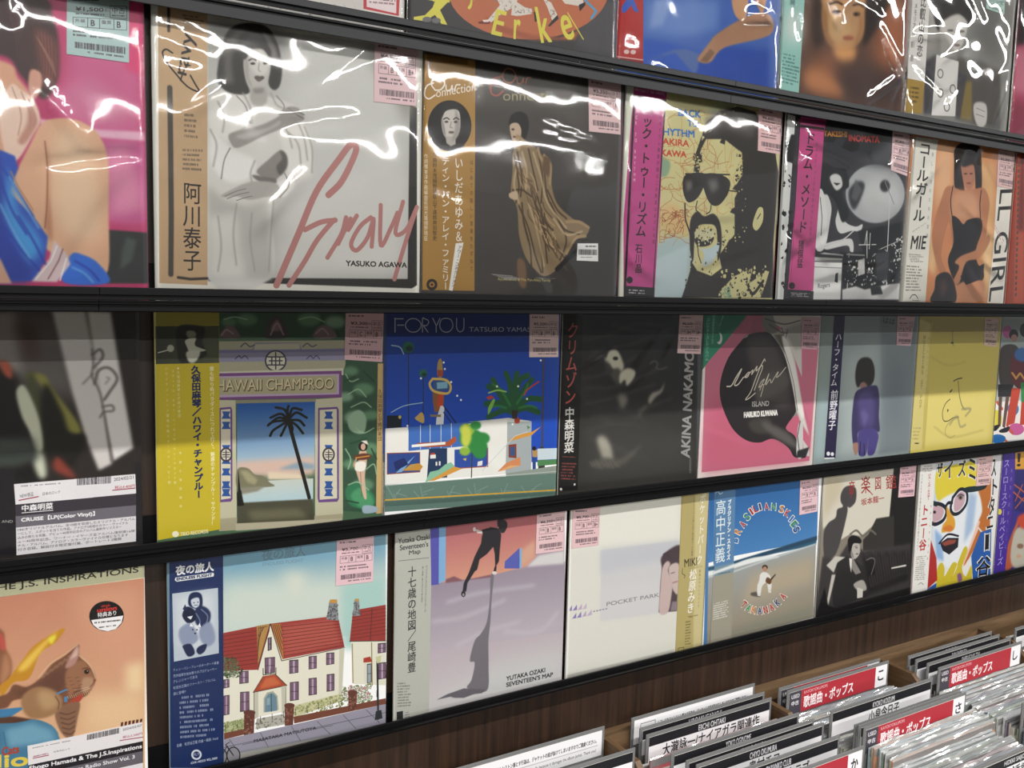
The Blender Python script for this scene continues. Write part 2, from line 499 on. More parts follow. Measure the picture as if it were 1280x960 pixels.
# ------------------------------------------------------------------ records on the wall
META = [('pink', 2, -0.1192, 0.3172, 'c8366e', [], ['769,13 955,-21 951,202 764,201']),
 ('gravy', 2, 0.2052, 0.3172, 'e9e6da', [('obi_strip', '14,0 177,0 177,1000 14,1000')], ['798,-10 977,-13 974,217 797,221']),
 ('conn', 2, 0.5244, 0.3125, '46423f', [('obi_strip', '3,0 239,0 239,1000 3,1000')], ['799,-11 982,-6 989,221 812,225']),
 ('btr', 2, 0.8417, 0.315, 'cfc78d', [('obi_strip', '34,0 222,0 222,1000 34,1000')], ['830,-12 1018,-3 1026,213 838,209']),
 ('drum', 2, 1.1664, 0.3156, '35343a', [('obi_strip', '99,0 283,0 283,1000 99,1000')], ['840,2 1029,-2 1003,239 847,217']),
 ('call', 2, 1.4865, 0.325, 'd98c5a', [('obi_strip', '8,0 214,0 214,1000 8,1000')], ['815,6 1041,7 994,234 827,226']),
 ('redend', 2, 1.816, 0.3157, 'a8442f', [], []),
 ('speck', 1, 0.1855, 0.31, 'd9d5cf', [], []),
 ('anm', 1, 0.4999, 0.317, '38373a', [], []),
 ('blue', 1, 0.8198, 0.319, '3b62b4', [('obi_strip', '3,0 143,0 143,1000 3,1000')], []),
 ('teal', 1, 1.1422, 0.312, '5f4338', [('obi_strip', '3,0 152,0 152,1000 3,1000')], []),
 ('bw', 1, 1.4566, 0.3115, '85847f', [('obi_strip', '3,0 160,0 160,1000 3,1000')], ['692,165 880,131 883,244 698,239']),
 ('redtop', 1, 1.78, 0.312, 'a8435f', [], []),
 ('cruise', 3, -0.095, 0.3165, '2b2523', [('info_card', '538,674 976,673 974,958 539,958')], []),
 ('champ', 3, 0.24, 0.324, '4a6a4e', [('obi_strip', '3,0 252,0 252,1000 3,1000')], ['804,-4 986,-3 981,234 799,218']),
 ('foryou', 3, 0.5594, 0.3155, 'ffffff', [], ['805,-1 986,2 990,230 809,227']),
 ('crim', 3, 0.8795, 0.314, '312f2c', [('obi_strip', '3,0 127,0 127,1000 3,1000')], ['805,-1 986,1 979,232 799,224']),
 ('moon', 3, 1.192, 0.315, 'e6e3da', [('corner_band', '-1,2 345,1 273,69 175,167 64,263 10,321')], ['821,15 994,21 978,223 828,215']),
 ('half', 3, 1.5077, 0.314, '8e9a9a', [('obi_strip', '116,0 222,0 222,1000 116,1000')], ['764,3 955,7 929,211 772,203']),
 ('yellow', 3, 1.8246, 0.313, 'cdbb55', [('obi_strip', '3,0 165,0 165,1000 3,1000')], ['774,12 958,15 954,232 790,220']),
 ('dots', 3, 2.141, 0.315, 'b9bfbd', [], []),
 ('cats', 4, -0.094, 0.3175, 'ffffff', [('info_card', '551,719 983,721 982,969 552,933'),
 ('round_sticker', '916,243 913,263 903,279 889,291 870,297 850,296 830,289 813,277 799,260 790,241 788,221 791,202 801,185 815,174 833,168 853,168 873,174 891,186 905,203 914,223')], []),
 ('endless', 4, 0.2519, 0.319, 'ffffff', [('obi_strip', '3,0 229,0 229,1000 3,1000')], ['746,29 929,37 927,263 741,256']),
 ('seven', 4, 0.584, 0.3175, 'ffffff', [('obi_strip', '3,0 193,0 193,1000 3,1000')], ['807,29 986,29 985,257 805,253']),
 ('pocket', 4, 0.9094, 0.318, 'dedcd2', [('obi_strip', '791,0 997,0 997,1000 791,1000')], ['12,26 196,39 195,258 13,254']),
 ('brasil', 4, 1.2282, 0.3142, 'ffffff', [('obi_strip', '65,0 233,0 233,1000 65,1000')], ['790,37 964,34 971,263 800,268']),
 ('ongaku', 4, 1.5478, 0.318, '8a8175', [], ['783,28 963,35 963,262 783,254']),
 ('comic', 4, 1.8701, 0.318, 'd9d6d2', [('obi_strip', '3,0 185,0 185,1000 3,1000')], ['685,37 885,38 868,266 690,261']),
 ('purple', 4, 2.193, 0.318, '3c2f8a', [('obi_strip', '3,0 150,0 150,1000 3,1000')], [])]
LABEL = {
 'pink': 'record cover with bare shoulder and blue dress against hot pink',
 'gravy': 'cream record cover with large pink brush script and seated figure in white',
 'conn': 'dark record cover with figure in billowing beige coat and ochre side strip',
 'btr': 'yellow map-print record cover with black stencil head in sunglasses',
 'drum': 'black and white record cover with drummer and big moon-like drum, pink strip',
 'call': 'orange record cover with seated woman in black slip and white side strip',
 'redend': 'red record cover cut off at the right end of the second row',
 'speck': 'speckled white record cover with red-bordered card at top left',
 'anm': 'black record cover with orange disc and yellow cut-paper letters',
 'blue': 'blue record cover with red side strip and crumpled glossy sleeve',
 'teal': 'brown portrait record cover with pale teal side strip',
 'bw': 'grey portrait record cover with white ringed tie and white strip',
 'redtop': 'dark pink record cover cut off at the top right corner',
 'cruise': 'dark record cover with window-light shadow and white info card',
 'champ': 'record cover with palm beach seen through ornate gateway, yellow strip',
 'foryou': 'deep blue record cover with roadside shopfront and round green palm',
 'crim': 'near-black record cover with pale lit face and red katakana strip',
 'moon': 'pink record cover with big dark oval and white handwriting, green corner',
 'half': 'grey record cover with lone figure in purple pyjamas, navy strip',
 'yellow': 'plain yellow record cover with faint ink line drawing',
 'dots': 'white record cover with coloured dots and standing figures, right end of third row',
 'cats': 'orange record cover with two kittens in a blue car',
 'endless': 'record cover with drawn white house under red roof, navy strip',
 'seven': 'record cover with leaping dark figure and long shadow on lilac',
 'pocket': 'pale cream record cover with sand-coloured strip on its right',
 'brasil': 'beach record cover with arched rainbow lettering under blue sky',
 'ongaku': 'sepia record cover with pianist and huge wall shadow, red characters',
 'comic': 'bright painted face record cover with green glasses and white strip',
 'purple': 'purple-strip record cover cut off at the right end of the bottom row',
}
ART = r'''@pink
P|d85f93|21|0|793,27 1001,-10 994,745 881,732 873,475 732,394
P|e8407c|8.2|0|955,-2 1001,-10 1000,244 942,223 925,119
P|f0b6cf|3.4|0|680,414 828,431 994,423 998,453 828,456 688,442
P|d9719c|17|0|699,351 832,258 949,339 920,412 793,406
P|d05b96|6.9|0|864,466 998,463 997,725 877,727
P|e88ab0|17|0|863,496 937,469 991,624 988,685 886,711
P|2c3133|2.7|0|867,757 999,761 1000,934 868,937
P|4a5553|5.5|0|932,779 965,788 949,859 911,891 917,830
P|3d2226|5.5|1|276,68 673,30 727,95 742,176 735,290 699,351 665,327 625,277 569,230 269,249
P|8a4a44|8.2|1|679,139 733,168 735,271 700,313 685,231
P|e0a585|4.1|1|269,249 577,247 625,295 665,355 672,420 618,538 567,580 255,607
P|e6b08c|2.7|1|617,576 653,497 688,428 741,406 802,410 855,448 881,533 879,692 874,892 818,894 730,857 645,783 590,654
P|f3cba6|21|1|740,441 801,454 844,537 849,753 776,796 716,702 711,549
P|c78864|5.5|1|695,484 702,569 694,704 688,762 709,800 704,645 707,549
P|f0cdb8|2.7|1|607,316 632,331 665,355 684,419 662,468 618,548 585,541 571,450 581,366
P|c98f7b|3.4|1|652,366 676,420 662,459 636,499 619,491 646,432
P|d79c86|2.7|1|659,267 688,268 690,315 669,355 653,329
P|2a55c8|2.1|0|257,572 569,524 609,539 617,576 590,654 655,725 696,790 686,859 658,933 242,947
P|3f9be8|11|1|567,580 599,615 613,709 654,764 678,830 608,900 567,863 547,713
P|1f3fb0|9.6|0|568,543 582,617 571,711 602,805 650,899 632,938 475,942 487,551
P|d9a58d|2.1|0|244,911 559,863 590,944 242,951
P|2f6fe0|2.1|1|737,936 761,846 801,845 846,873 875,935
P|dfc6c9|2.7|0|645,936 699,858 714,799 752,847 760,876 719,936
L|f5f0ee|4.3|0.69|0|658,928 703,868 722,818
L|8d5b5b|3.4|0.69|0|693,927 725,867 739,827
L|ffffff|3.4|0.69|0|728,931 749,857
L|b9825f|3.4|0.69|0|596,587 615,633 656,706
L|b98676|2.6|1|1|607,325 630,406 620,473
L|b98676|2.6|1|1|632,336 655,403 654,450
L|b98676|2.6|1|1|652,357 670,411 664,440
L|9c5f46|3.4|1.4|1|695,484 700,569 696,684 688,762
L|1d3fb8|6|2.7|1|575,580 615,652 655,725
L|1d3fb8|6|2.7|1|566,618 596,710 636,784
L|1d3fb8|6|2.7|1|578,768 618,833 668,898
L|1d3fb8|6|2.7|1|774,865 818,894 845,928
L|1d3fb8|6|2.7|1|613,728 653,802 686,878
L|6ab4f0|5.1|2.7|1|591,606 631,689 671,763
L|6ab4f0|5.1|2.7|1|564,693 603,785 643,860
L|6ab4f0|5.1|2.7|1|765,886 800,904 827,934
L|55332c|2.6|0.69|1|598,80 620,158 626,240
L|55332c|2.6|0.69|1|607,84 628,164 633,243
L|55332c|2.6|0.69|1|617,87 636,170 641,247
L|55332c|2.6|0.69|1|627,91 644,176 648,250
L|55332c|2.6|0.69|1|637,95 653,182 656,254
L|55332c|2.6|0.69|1|646,99 661,188 663,258
L|55332c|2.6|0.69|1|656,103 669,195 671,261
L|55332c|2.6|0.69|1|666,107 677,201 678,265
L|55332c|2.6|0.69|1|676,110 686,207 686,268
L|55332c|2.6|0.69|1|686,114 694,213 693,272
L|55332c|2.6|0.69|1|696,118 702,219 701,276
L|55332c|2.6|0.69|1|706,122 711,226 708,279
L|55332c|2.6|0.69|1|716,126 719,232 716,283
L|55332c|2.6|0.69|1|727,130 727,238 724,287
L|9a6a5c|2.6|1|1|678,158 703,201
L|9a6a5c|2.6|1|1|685,168 707,211
L|9a6a5c|2.6|1|1|691,178 711,222
L|9a6a5c|2.6|1|1|698,188 715,232
L|9a6a5c|2.6|1|1|704,199 719,243
L|9a6a5c|2.6|1|1|711,209 723,254
L|9a6a5c|2.6|1|1|718,219 727,265
L|9a6a5c|2.6|1|1|724,229 731,275
S|9fc6c4|1,500|B|B|769,13 955,-21 951,202 764,201
@gravy
P|b9b9b3|2.1|0|182,26 975,-1 982,894 174,920
P|cfcfca|42|1|503,60 891,58 948,405 744,658 445,563
P|d8d7d1|35|0|445,563 949,476 941,889 410,909
P|8f8f8a|28|0|182,22 457,4 468,130 314,68 181,151
P|2a2927|1.4|0|948,215 978,223 989,919 966,932 177,922 177,909 948,895
P|99978f|25|0|740,12 971,6 960,308 867,178
P|dad8d2|2.8|1|190,286 259,240 324,247 423,257 503,280 526,333 559,464 549,533 479,561 422,610 405,700 399,909 177,914 180,392
P|bdbbb5|11|0|178,584 235,634 310,651 388,623 408,909 177,918
P|d6d4ce|13|0|183,691 277,675 309,911 179,914
P|edece7|7.1|1|200,390 257,448 344,484 322,551 246,568 188,498
P|e6e4de|5.7|1|434,343 514,323 555,442 538,522 468,517 445,430
P|e9e7e2|2.8|1|417,566 468,539 491,560 445,608
P|e4e2dc|4.2|1|190,301 259,256 312,281 279,382 247,428 194,391
P|33302e|2.1|1|226,128 241,68 271,27 330,6 390,11 426,61 442,134 437,200 416,227 394,206 399,130 368,80 324,87 305,143 313,208 326,247 280,259 240,250 215,221 217,172
P|5d5954|6.4|1|241,131 260,65 314,25 281,83 265,149 270,222 240,205
P|6d6863|4.2|1|374,26 418,73 430,147 412,128 390,66
P|c2beb8|2.1|1|309,127 320,96 359,82 390,93 401,135 396,179 376,221 354,237 330,223 313,190
P|a8a49e|2.8|1|309,132 322,141 324,194 337,224 324,217 311,185
P|d6d3cd|5.7|1|330,140 390,136 384,175 346,180
P|2d2a28|2.1|1|305,133 314,89 359,69 401,86 397,114 373,90 335,98 319,125
L|4b4744|4.6|0.71|1|324,136 337,128 350,132
L|4b4744|4.6|0.71|1|370,129 383,121 394,126
E|3c3936|1.1|338,145|8.7,-1.3 -0.0,4.3
E|3c3936|1.1|382,138|7.7,-1.1 -0.0,4.3
L|9b9690|3.4|0.71|1|361,140 358,163 365,169
P|6b605c|0.71|1|343,191 354,184 362,186 372,183 379,189 363,204 352,203
L|4b4340|2.3|0|0|346,194 376,190
P|b0aca6|2.8|1|335,231 381,223 387,272 356,297 329,274
P|8f8b86|2.8|0|337,233 378,225 373,243 345,249
P|9d9993|2.1|1|263,437 251,406 279,387 367,356 434,315 459,283 503,280 526,315 503,333 434,365 367,399 312,432 279,446
P|b9b5af|3.5|1|279,403 389,364 434,334 423,355 323,409
L|6f6b66|3.4|0.57|0|503,293 526,302
L|6f6b66|3.4|0.57|0|497,305 521,315
L|7d7974|3.4|0.57|0|468,286 491,301
P|8e8a84|2.1|1|372,542 350,521 389,480 434,440 457,451 459,495 434,533 405,553
P|5f5c58|2.8|1|434,440 459,456 461,495 436,529 422,499 443,469
P|77736e|2.1|1|333,537 389,540 422,545 411,566 366,561
P|b3afa9|1.8|1|224,617 267,590 305,570 344,558 411,557 434,576 422,601 377,613 322,626 278,616 237,623
L|85817b|2.9|0.57|1|237,619 278,598 311,587
L|85817b|2.9|0.57|1|245,627 289,608 322,599
L|85817b|2.9|0.57|1|278,631 311,618 333,612
L|a19f98|4.6|1.8|1|312,367 279,403 268,437
L|a19f98|4.6|1.8|1|445,342 468,383 480,427
L|a19f98|4.6|1.8|1|411,622 401,745 393,881
L|a19f98|4.6|1.8|1|278,642 266,752 276,862
L|a19f98|4.6|1.8|1|526,344 555,419 555,510
L|a19f98|4.6|1.8|1|302,250 329,301 334,354
L|a19f98|4.6|1.8|1|401,238 423,278 445,287
L|a19f98|4.6|1.8|1|189,391 210,442 198,518
L|a19f98|4.6|1.8|1|344,484 328,529 333,561
L|a19f98|4.6|1.8|1|468,372 503,413 514,491
L|a19f98|4.6|1.8|1|216,293 237,344 231,397
L|a19f98|4.6|1.8|1|332,671 326,771 342,882
L|a19f98|4.6|1.8|1|213,690 223,798 211,886
L|a19f98|4.6|1.8|1|503,335 526,389 538,466
L|7b7873|3.4|1.1|1|280,264 312,297 328,355
L|7b7873|3.4|1.1|1|423,246 451,280 434,312
L|7b7873|3.4|1.1|1|257,448 236,493 225,559
L|7b7873|3.4|1.1|1|451,518 468,562 434,609
P|c9a67d|0|0|37,-20 183,-19 174,936 8,932 22,-28
P|ece8dd|0|0|-21,-30 22,-28 13,940 -17,935
L|3b332e|9.1|0.71|0|178,-23 66,-13 56,-2 55,78
L|4a433c|17|1.1|0|56,266 56,489 55,699 51,901
L|3b332e|9.1|0.71|0|75,911 116,916 173,912
L|2f2926|5.7|0|1|66,149 46,140 34,154 46,181 73,213 113,254 152,267 139,242 124,216
L|2f2926|4.6|0|1|91,238 100,209 112,187 124,182
T|2f2926|2|0|123.8,221.2 151.8,80.5 81.4,214.6|ravy
V|2e2622|1|125.9,577.6 122.3,888.5|64|阿川泰子
N|6b5a48|3|101,14 172,12 172,43 101,45
N|6b5a48|5|102,343 148,341 152,432 101,432
N|6b5a48|5|95,464 168,459 167,542 94,543
L|bf7f7b|24|0|1|619,587 669,535 713,450 728,402 705,393 657,455 573,576 503,740 421,931
L|bf7f7b|19|0|1|468,930 526,842 574,760 634,687 643,681 591,690 528,722
L|bf7f7b|17|0|1|689,667 670,732 616,822
L|bf7f7b|17|0|1|658,768 707,671 698,713 732,658
L|bf7f7b|17|0|1|789,661 745,699 710,765 733,790 777,738 801,666 794,773
L|bf7f7b|17|0|1|830,611 832,766 873,698 901,636
L|bf7f7b|17|0|1|924,592 893,715 939,700 984,609
L|bf7f7b|18|0|1|984,609 939,743 891,897
T|26211e|2|0|689.7,850.8 943.3,850.0 689.6,830.8|YASUKO AGAWA
S|e9b9bf|4,950|B|B+|798,-10 977,-13 974,217 797,221
@conn
P|57524e|36|0|234,2 785,-9 795,234 557,140 238,178
P|3a3634|36|0|620,549 1000,524 1008,941 754,945 437,950 628,767
P|b0843f|0|0|-9,-11 230,-3 249,937 6,937
P|8a6432|1.8|0|12,4 195,-4 196,27 13,41
P|4b443f|1.8|0|-9,-11 230,-10 231,5 -8,11
P|171413|2.7|1|398,243 408,203 454,181 491,200 496,252 473,294 448,244 416,234
P|c3ab90|1.8|1|404,242 440,229 461,256 453,296 431,314 412,290
E|3a2c22|0.91|419,258|7.8,-0.8 0.1,3.9
E|6d3b30|0.91|427,288|7.8,-0.8 0.1,3.9
P|8f7857|1.8|1|427,338 490,305 555,339 598,388 617,454 653,547 741,610 829,640 813,683 745,707 712,764 664,835 598,867 547,838 497,786 462,693 450,587 417,523 422,430
L|4b3a27|7.3|1.8|1|437,402 456,493 442,561
L|4b3a27|7.3|1.8|1|547,339 575,444 571,552
L|4b3a27|7.3|1.8|1|484,638 520,744 531,839
L|4b3a27|7.3|1.8|1|602,496 654,574 707,612
L|4b3a27|7.3|1.8|1|541,635 577,742 589,851
L|4b3a27|7.3|1.8|1|673,628 710,708 679,793
L|4b3a27|7.3|1.8|1|473,559 484,638 511,718
L|4b3a27|7.3|1.8|1|443,349 470,452 465,533
L|4b3a27|7.3|1.8|1|499,331 526,421 552,500
L|4b3a27|7.3|1.8|1|582,403 603,523 673,628
L|4b3a27|7.3|1.8|1|458,573 509,664 545,770 581,851
L|4b3a27|7.3|1.8|1|538,554 591,673 662,780
L|4b3a27|7.3|1.8|1|620,549 691,654 778,677
L|4b3a27|7.3|1.8|1|424,509 472,505 521,529
L|4b3a27|7.3|1.8|1|572,579 592,687 612,809
L|c2aa83|7.3|2.7|1|467,347 493,424 488,504
L|c2aa83|7.3|2.7|1|523,342 567,445 604,550 708,653
L|c2aa83|7.3|2.7|1|506,556 559,688 596,823
L|c2aa83|7.3|2.7|1|639,616 709,681 795,663
L|c2aa83|7.3|2.7|1|445,402 431,482 458,560
L|4f3d29|4.2|0.91|1|461,448 469,476 495,521
L|b89a70|5.6|0.91|1|627,652 638,682 652,701
L|6b5439|6.6|0.91|1|501,465 521,492 525,519
L|4f3d29|6.9|0.91|1|585,627 592,657 627,694
L|b89a70|4|0.91|1|512,556 536,584 565,619
L|6b5439|6.9|0.91|1|519,481 541,508 557,537
L|4f3d29|4.8|0.91|1|550,571 571,599 569,617
L|b89a70|5.4|0.91|1|543,608 557,637 601,657
L|6b5439|4.7|0.91|1|498,530 511,559 545,585
L|4f3d29|3.9|0.91|1|580,549 591,578 631,614
L|b89a70|5.3|0.91|1|473,432 480,461 519,505
L|6b5439|3.7|0.91|1|661,765 674,794 720,839
L|4f3d29|6.7|0.91|1|548,525 561,554 575,586
L|b89a70|4.9|0.91|1|457,446 465,474 476,494
L|6b5439|4|0.91|1|582,653 605,682 617,704
L|4f3d29|6.1|0.91|1|428,365 438,393 447,425
L|b89a70|5.6|0.91|1|511,431 532,458 546,508
L|6b5439|3.8|0.91|1|512,541 527,570 540,616
L|4f3d29|4.6|0.91|1|605,653 616,683 632,707
L|b89a70|7.1|0.91|1|575,671 592,700 633,730
L|6b5439|6.4|0.91|1|638,732 654,762 662,785
L|4f3d29|4.9|0.91|1|660,729 680,758 712,797
L|b89a70|6.2|0.91|1|607,689 618,718 663,767
L|6b5439|6.1|0.91|1|469,419 477,448 522,466
L|4f3d29|4.3|0.91|1|654,710 672,739 698,781
L|b89a70|7|0.91|1|593,691 601,720 647,739
L|6b5439|5.7|0.91|1|632,701 655,730 660,770
L|4f3d29|5.4|0.91|1|527,505 542,534 544,551
L|b89a70|5.9|0.91|1|556,617 566,646 588,688
L|6b5439|6.7|0.91|1|503,589 512,618 543,646
L|4f3d29|5.4|0.91|1|577,651 601,679 599,700
L|b89a70|5.2|0.91|1|595,601 618,629 645,647
L|6b5439|6.7|0.91|1|584,694 598,723 634,744
L|4f3d29|5.5|0.91|1|580,680 592,710 621,756
L|b89a70|5.7|0.91|1|534,627 549,656 580,687
L|6b5439|5|0.91|1|441,415 459,443 495,477
L|4f3d29|7|0.91|1|582,611 598,640 638,665
L|b89a70|5.3|0.91|1|646,706 655,736 695,763
L|6b5439|4.2|0.91|1|536,592 556,621 563,668
L|4f3d29|5.9|0.91|1|515,494 524,523 548,570
L|b89a70|4.8|0.91|1|477,419 486,447 497,496
L|6b5439|7.2|0.91|1|639,703 648,733 682,766
L|4f3d29|7.2|0.91|1|589,598 598,628 634,667
L|b89a70|4.8|0.91|1|599,673 624,701 635,739
L|6b5439|4.5|0.91|1|642,698 655,728 687,777
L|4f3d29|6.7|0.91|1|609,706 622,736 644,751
L|a88c62|13|0.91|1|451,335 441,284 485,306
L|a88c62|13|0.91|1|547,326 564,365 606,388
L|a88c62|13|0.91|1|707,626 776,622 829,644
L|a88c62|13|0.91|1|813,683 761,695 712,764
L|a88c62|13|0.91|1|580,350 614,387 614,468
P|c4ab8d|1.8|1|409,523 448,514 449,547 413,543
P|7a5d44|3.6|1|457,801 497,813 504,915 468,902
L|1a1614|21|1.8|0|664,835 713,792 798,733
P|6b5136|3.6|0|580,350 614,360 608,441 566,418
L|efe6dc|5.9|0|1|50,145 33,123 49,90 80,92 92,115 75,139 50,145
L|efe6dc|5.9|0|1|98,120 101,139 118,136 126,117 127,135
L|efe6dc|5.9|0|1|138,136 144,114 161,109
L|b06a52|5.9|0|1|381,73 362,50 379,16 413,18 426,42 408,67 381,73
L|b06a52|5.9|0|1|433,47 436,66 455,64 464,43 465,62
L|b06a52|5.9|0|1|477,63 483,40 502,34
L|efe6dc|5.9|0|1|42,118 12,134 4,169 22,182 50,164
T|efe6dc|0|1|54.6,172.8 233.4,123.0 54.0,140.9|onnection
L|a8574a|7.3|0|1|365,47 316,69 308,119 336,130 366,109
T|9a9068|0|1|367.3,147.0 588.7,117.4 366.2,108.6|onnecti
L|6f8f8a|5.9|0|1|588,110 612,93 608,118
E|161413|0|119,276|99.4,-10.8 2.0,100.1
P|cfc9c1|1.8|1|80,259 90,214 122,198 159,212 167,268 154,313 125,335 91,314
P|221e1c|0.91|1|73,272 78,216 115,183 166,199 178,273 168,224 144,208 101,219 84,246
P|2e2a28|1.8|0|61,373 96,351 125,357 161,338 191,348 162,368 119,377
P|b8b1a9|1.8|0|100,319 146,317 147,346 125,357 104,346
P|a39d96|3.6|1|144,208 167,268 154,316 129,336 143,277
P|8f8a84|2.7|1|82,246 94,282 100,319 88,302
L|3a3532|4.4|0.54|1|90,253 104,246 116,251
L|3a3532|4.4|0.54|1|135,249 146,241 160,246
E|3a3633|0.91|103,262|8.6,-1.0 0.1,3.7
E|3a3633|0.91|145,258|8.7,-1.0 0.1,3.8
E|6b5a55|0.91|126,301|13.0,-1.4 0.1,5.0
L|9a938c|4.4|0.91|0|125,260 120,282 131,283
V|f2ece0|1|162.6,394.7 169.9,739.5|41|いしだあゆみ＆
V|f2ece0|1|101.7,400.3 111.9,935.4|38|ティン・パン・アレイ・ファミリー
V|3d2a1a|0|52.7,386.1 58.9,738.1|20|作曲鈴木茂細野晴臣山下達郎岸田智史
V|f2ece0|0|13.2,396.0 18.9,739.9|18|作詞橋本淳作曲編曲萩田光雄細野晴臣
V|5a3f22|0|221.8,395.7 232.4,860.9|16|はじめての新しい音楽をたずねて
P|f1eee6|0|0|155,744 192,739 144,939 127,936
V|33302c|0|176.1,752.2 147.0,921.8|19|アワー・コネクション
E|2e2622|0|49,915|24.6,-0.5 0.4,23.1
E|b07c39|0|49,915|13.0,-0.3 0.2,11.5
E|2e2622|0|49,915|5.8,-0.1 0.1,5.1
T|cdbf6a|0|0|361.1,894.7 632.2,894.1 360.6,878.7|Ayumi Ishida & The Pan-Alley Family
N|a7a29c|2|278,862 388,899 716,868 717,880 388,913 282,875
P|ededeb|0|0|771,717 885,712 889,793 769,793
N|44403d|1|815,722 875,719 875,734 815,736
B|2c2a2a|777,743 879,740 880,765 778,767
N|44403d|1|791,775 852,773 852,778 791,781
S|e3b4b6|5,350|A|A|799,-11 982,-6 989,221 812,225
@btr
P|aec3c4|11|0|199,704 307,651 422,670 445,768 406,950 209,953
P|b9cdd0|5.3|0|200,777 407,695 406,950 209,953
P|8aa888|4.5|1|209,298 273,316 260,377 213,381
P|d9b77a|14|1|229,535 315,505 418,596 372,648 250,630
P|b9c58f|16|0|482,18 720,2 799,118 572,117
R|b9764d|46|2.9|205,87 953,-1 1005,669 230,691
R|c99b5a|40|2.9|205,87 953,-1 1025,935 230,691
R|9b4e2b|26|2.9|238,558 397,524 422,658 244,666
P|35312f|0.89|0|420,358 438,241 488,108 568,50 685,12 810,22 947,153 995,303 986,670 1007,942 381,950 403,894 428,819 428,769 473,817 567,840 634,800 612,737 661,684 710,631 702,505 698,454 714,428 703,391 743,337 736,231 610,175 493,187 463,238 442,301
P|5c5856|20|1|487,96 634,24 793,37 800,143 624,124 524,147
P|35312f|0|1|357,393 388,360 494,351 493,407 452,471 396,494 364,453
P|35312f|0|1|483,359 570,344 658,369 653,432 597,493 537,490 490,419
L|35312f|7.2|0|0|372,362 656,342
L|35312f|5.7|0|0|661,419 767,421
P|6f6b69|12|0|513,381 572,370 591,412 542,440
P|6f6b69|8.9|0|374,398 414,389 416,425 385,446
L|35312f|8.6|0|1|376,501 384,574 418,646 425,719
P|35312f|0.89|1|414,584 456,533 502,554 565,538 611,586 626,686 605,763 587,612 526,590 453,619 445,768 422,719
P|c9c59a|0.89|1|445,632 511,616 579,619 564,648 472,658
P|35312f|0.89|1|447,663 523,668 573,650 549,689 474,699
P|b9cdd0|0.89|1|465,693 491,710 559,701 608,674 603,725 555,783 505,791 513,735
L|35312f|5.7|0|0|465,680 477,742 496,779
L|35312f|5.7|0|1|545,490 539,527 515,541
L|35312f|5.7|0|1|453,484 447,521 464,538
P|cfc78d|0|1|831,574 862,494 898,492 900,557 861,604
L|35312f|5.7|0|0|862,546 882,519
P|cfc78d|0.89|0|641,902 724,836 847,793 826,872 923,817 968,803 945,870 913,943 644,947
L|35312f|17|0|1|816,872 857,924 926,857
P|8aa888|1.8|0|649,902 692,888 714,946 644,947
P|35312f|1.8|0|694,392 721,379 717,418 681,410
P|35312f|1.8|0|724,452 752,440 748,479 712,471
P|35312f|1.8|0|684,506 711,494 707,532 671,524
P|35312f|1.8|0|448,264 473,252 469,289 435,282
P|35312f|1.8|0|435,326 461,314 456,351 423,344
P|35312f|1.8|0|740,300 768,287 763,325 728,318
P|35312f|1.8|0|697,178 724,166 720,204 684,197
P|35312f|1.8|0|593,176 620,164 615,201 581,195
P|35312f|1.8|0|677,658 704,647 700,685 664,677
P|35312f|1.8|0|939,542 968,529 964,569 926,561
D|35312f|40|7.2|712,403 792,397 785,679 696,683
D|cfc78d|20|4.3|712,403 792,397 785,679 696,683
D|35312f|30|5.7|394,745 597,763 570,878 403,894
D|cfc78d|15|3.4|394,745 597,763 570,878 403,894
D|35312f|26|7.2|413,243 480,249 469,347 420,352
D|cfc78d|13|4.3|413,243 480,249 469,347 420,352
D|35312f|30|7.2|699,215 753,223 747,400 703,403
D|cfc78d|15|4.3|699,215 753,223 747,400 703,403
D|35312f|26|5.7|604,611 673,608 666,761 597,763
D|cfc78d|13|3.4|604,611 673,608 666,761 597,763
D|cfc78d|60|8.6|635,813 957,777 932,943 626,947
D|35312f|70|8.6|635,813 994,776 969,942 626,947
D|cfc78d|26|5.7|451,46 720,2 555,107 446,240
D|35312f|26|5.7|459,594 586,600 559,714 458,706
D|d9d6b0|16|5.7|453,625 570,613 558,689 465,693
T|1f6fc4|3|0|311.3,98.2 450.3,91.9 309.6,67.6|BACK
T|1f6fc4|3|0|371.5,139.1 439.8,136.5 369.8,110.6|TO
T|1f6fc4|3|0|191.0,196.3 416.6,187.2 189.4,166.0|RHYTHM
T|cc4a34|3|0|224.3,237.7 385.2,233.7 222.8,209.5|AKIRA
T|cc4a34|3|0|131.3,293.7 372.0,285.6 129.9,265.7|ISHIKAWA
P|d9dcc9|0|0|-3,-2 49,-3 42,955 -4,947 -30,366
P|c4488c|0|0|41,-3 236,-1 232,84 209,953 27,952 10,595
P|2c2a2b|0|0|40,35 52,36 39,901 27,902
P|2c2a2b|0|0|40,35 235,37 233,49 41,49
P|2c2a2b|0|0|223,47 234,48 207,704 205,947 196,947
P|2c2a2b|0|0|27,899 210,905 209,953 27,952
T|e9d9e2|0|0|48.3,23.0 225.1,21.4 47.6,7.1|PROJECT RE VINYL
V|231f20|2|130.1,61.1 112.1,672.6|64|バック・トゥー・リズム
V|231f20|1|104.4,702.7 108.2,839.9|43|石川晶
V|5b3048|0|204.4,69.5 191.2,704.8|17|一人のドラム奏者が贈るこの熱演はまさに伝説
V|f0dfe8|0|64.1,69.1 65.1,428.0|16|BACK TO RHYTHM
E|231f20|0|58,872|18.2,-0.4 0.7,15.5
N|dcd5d8|2|55,913 187,916 188,941 56,937
S|ecb3b4|6,600|B+|B+|830,-12 1018,-3 1026,213 838,209
@drum
P|1f1f22|18|0|269,57 858,43 834,181 565,157 312,145
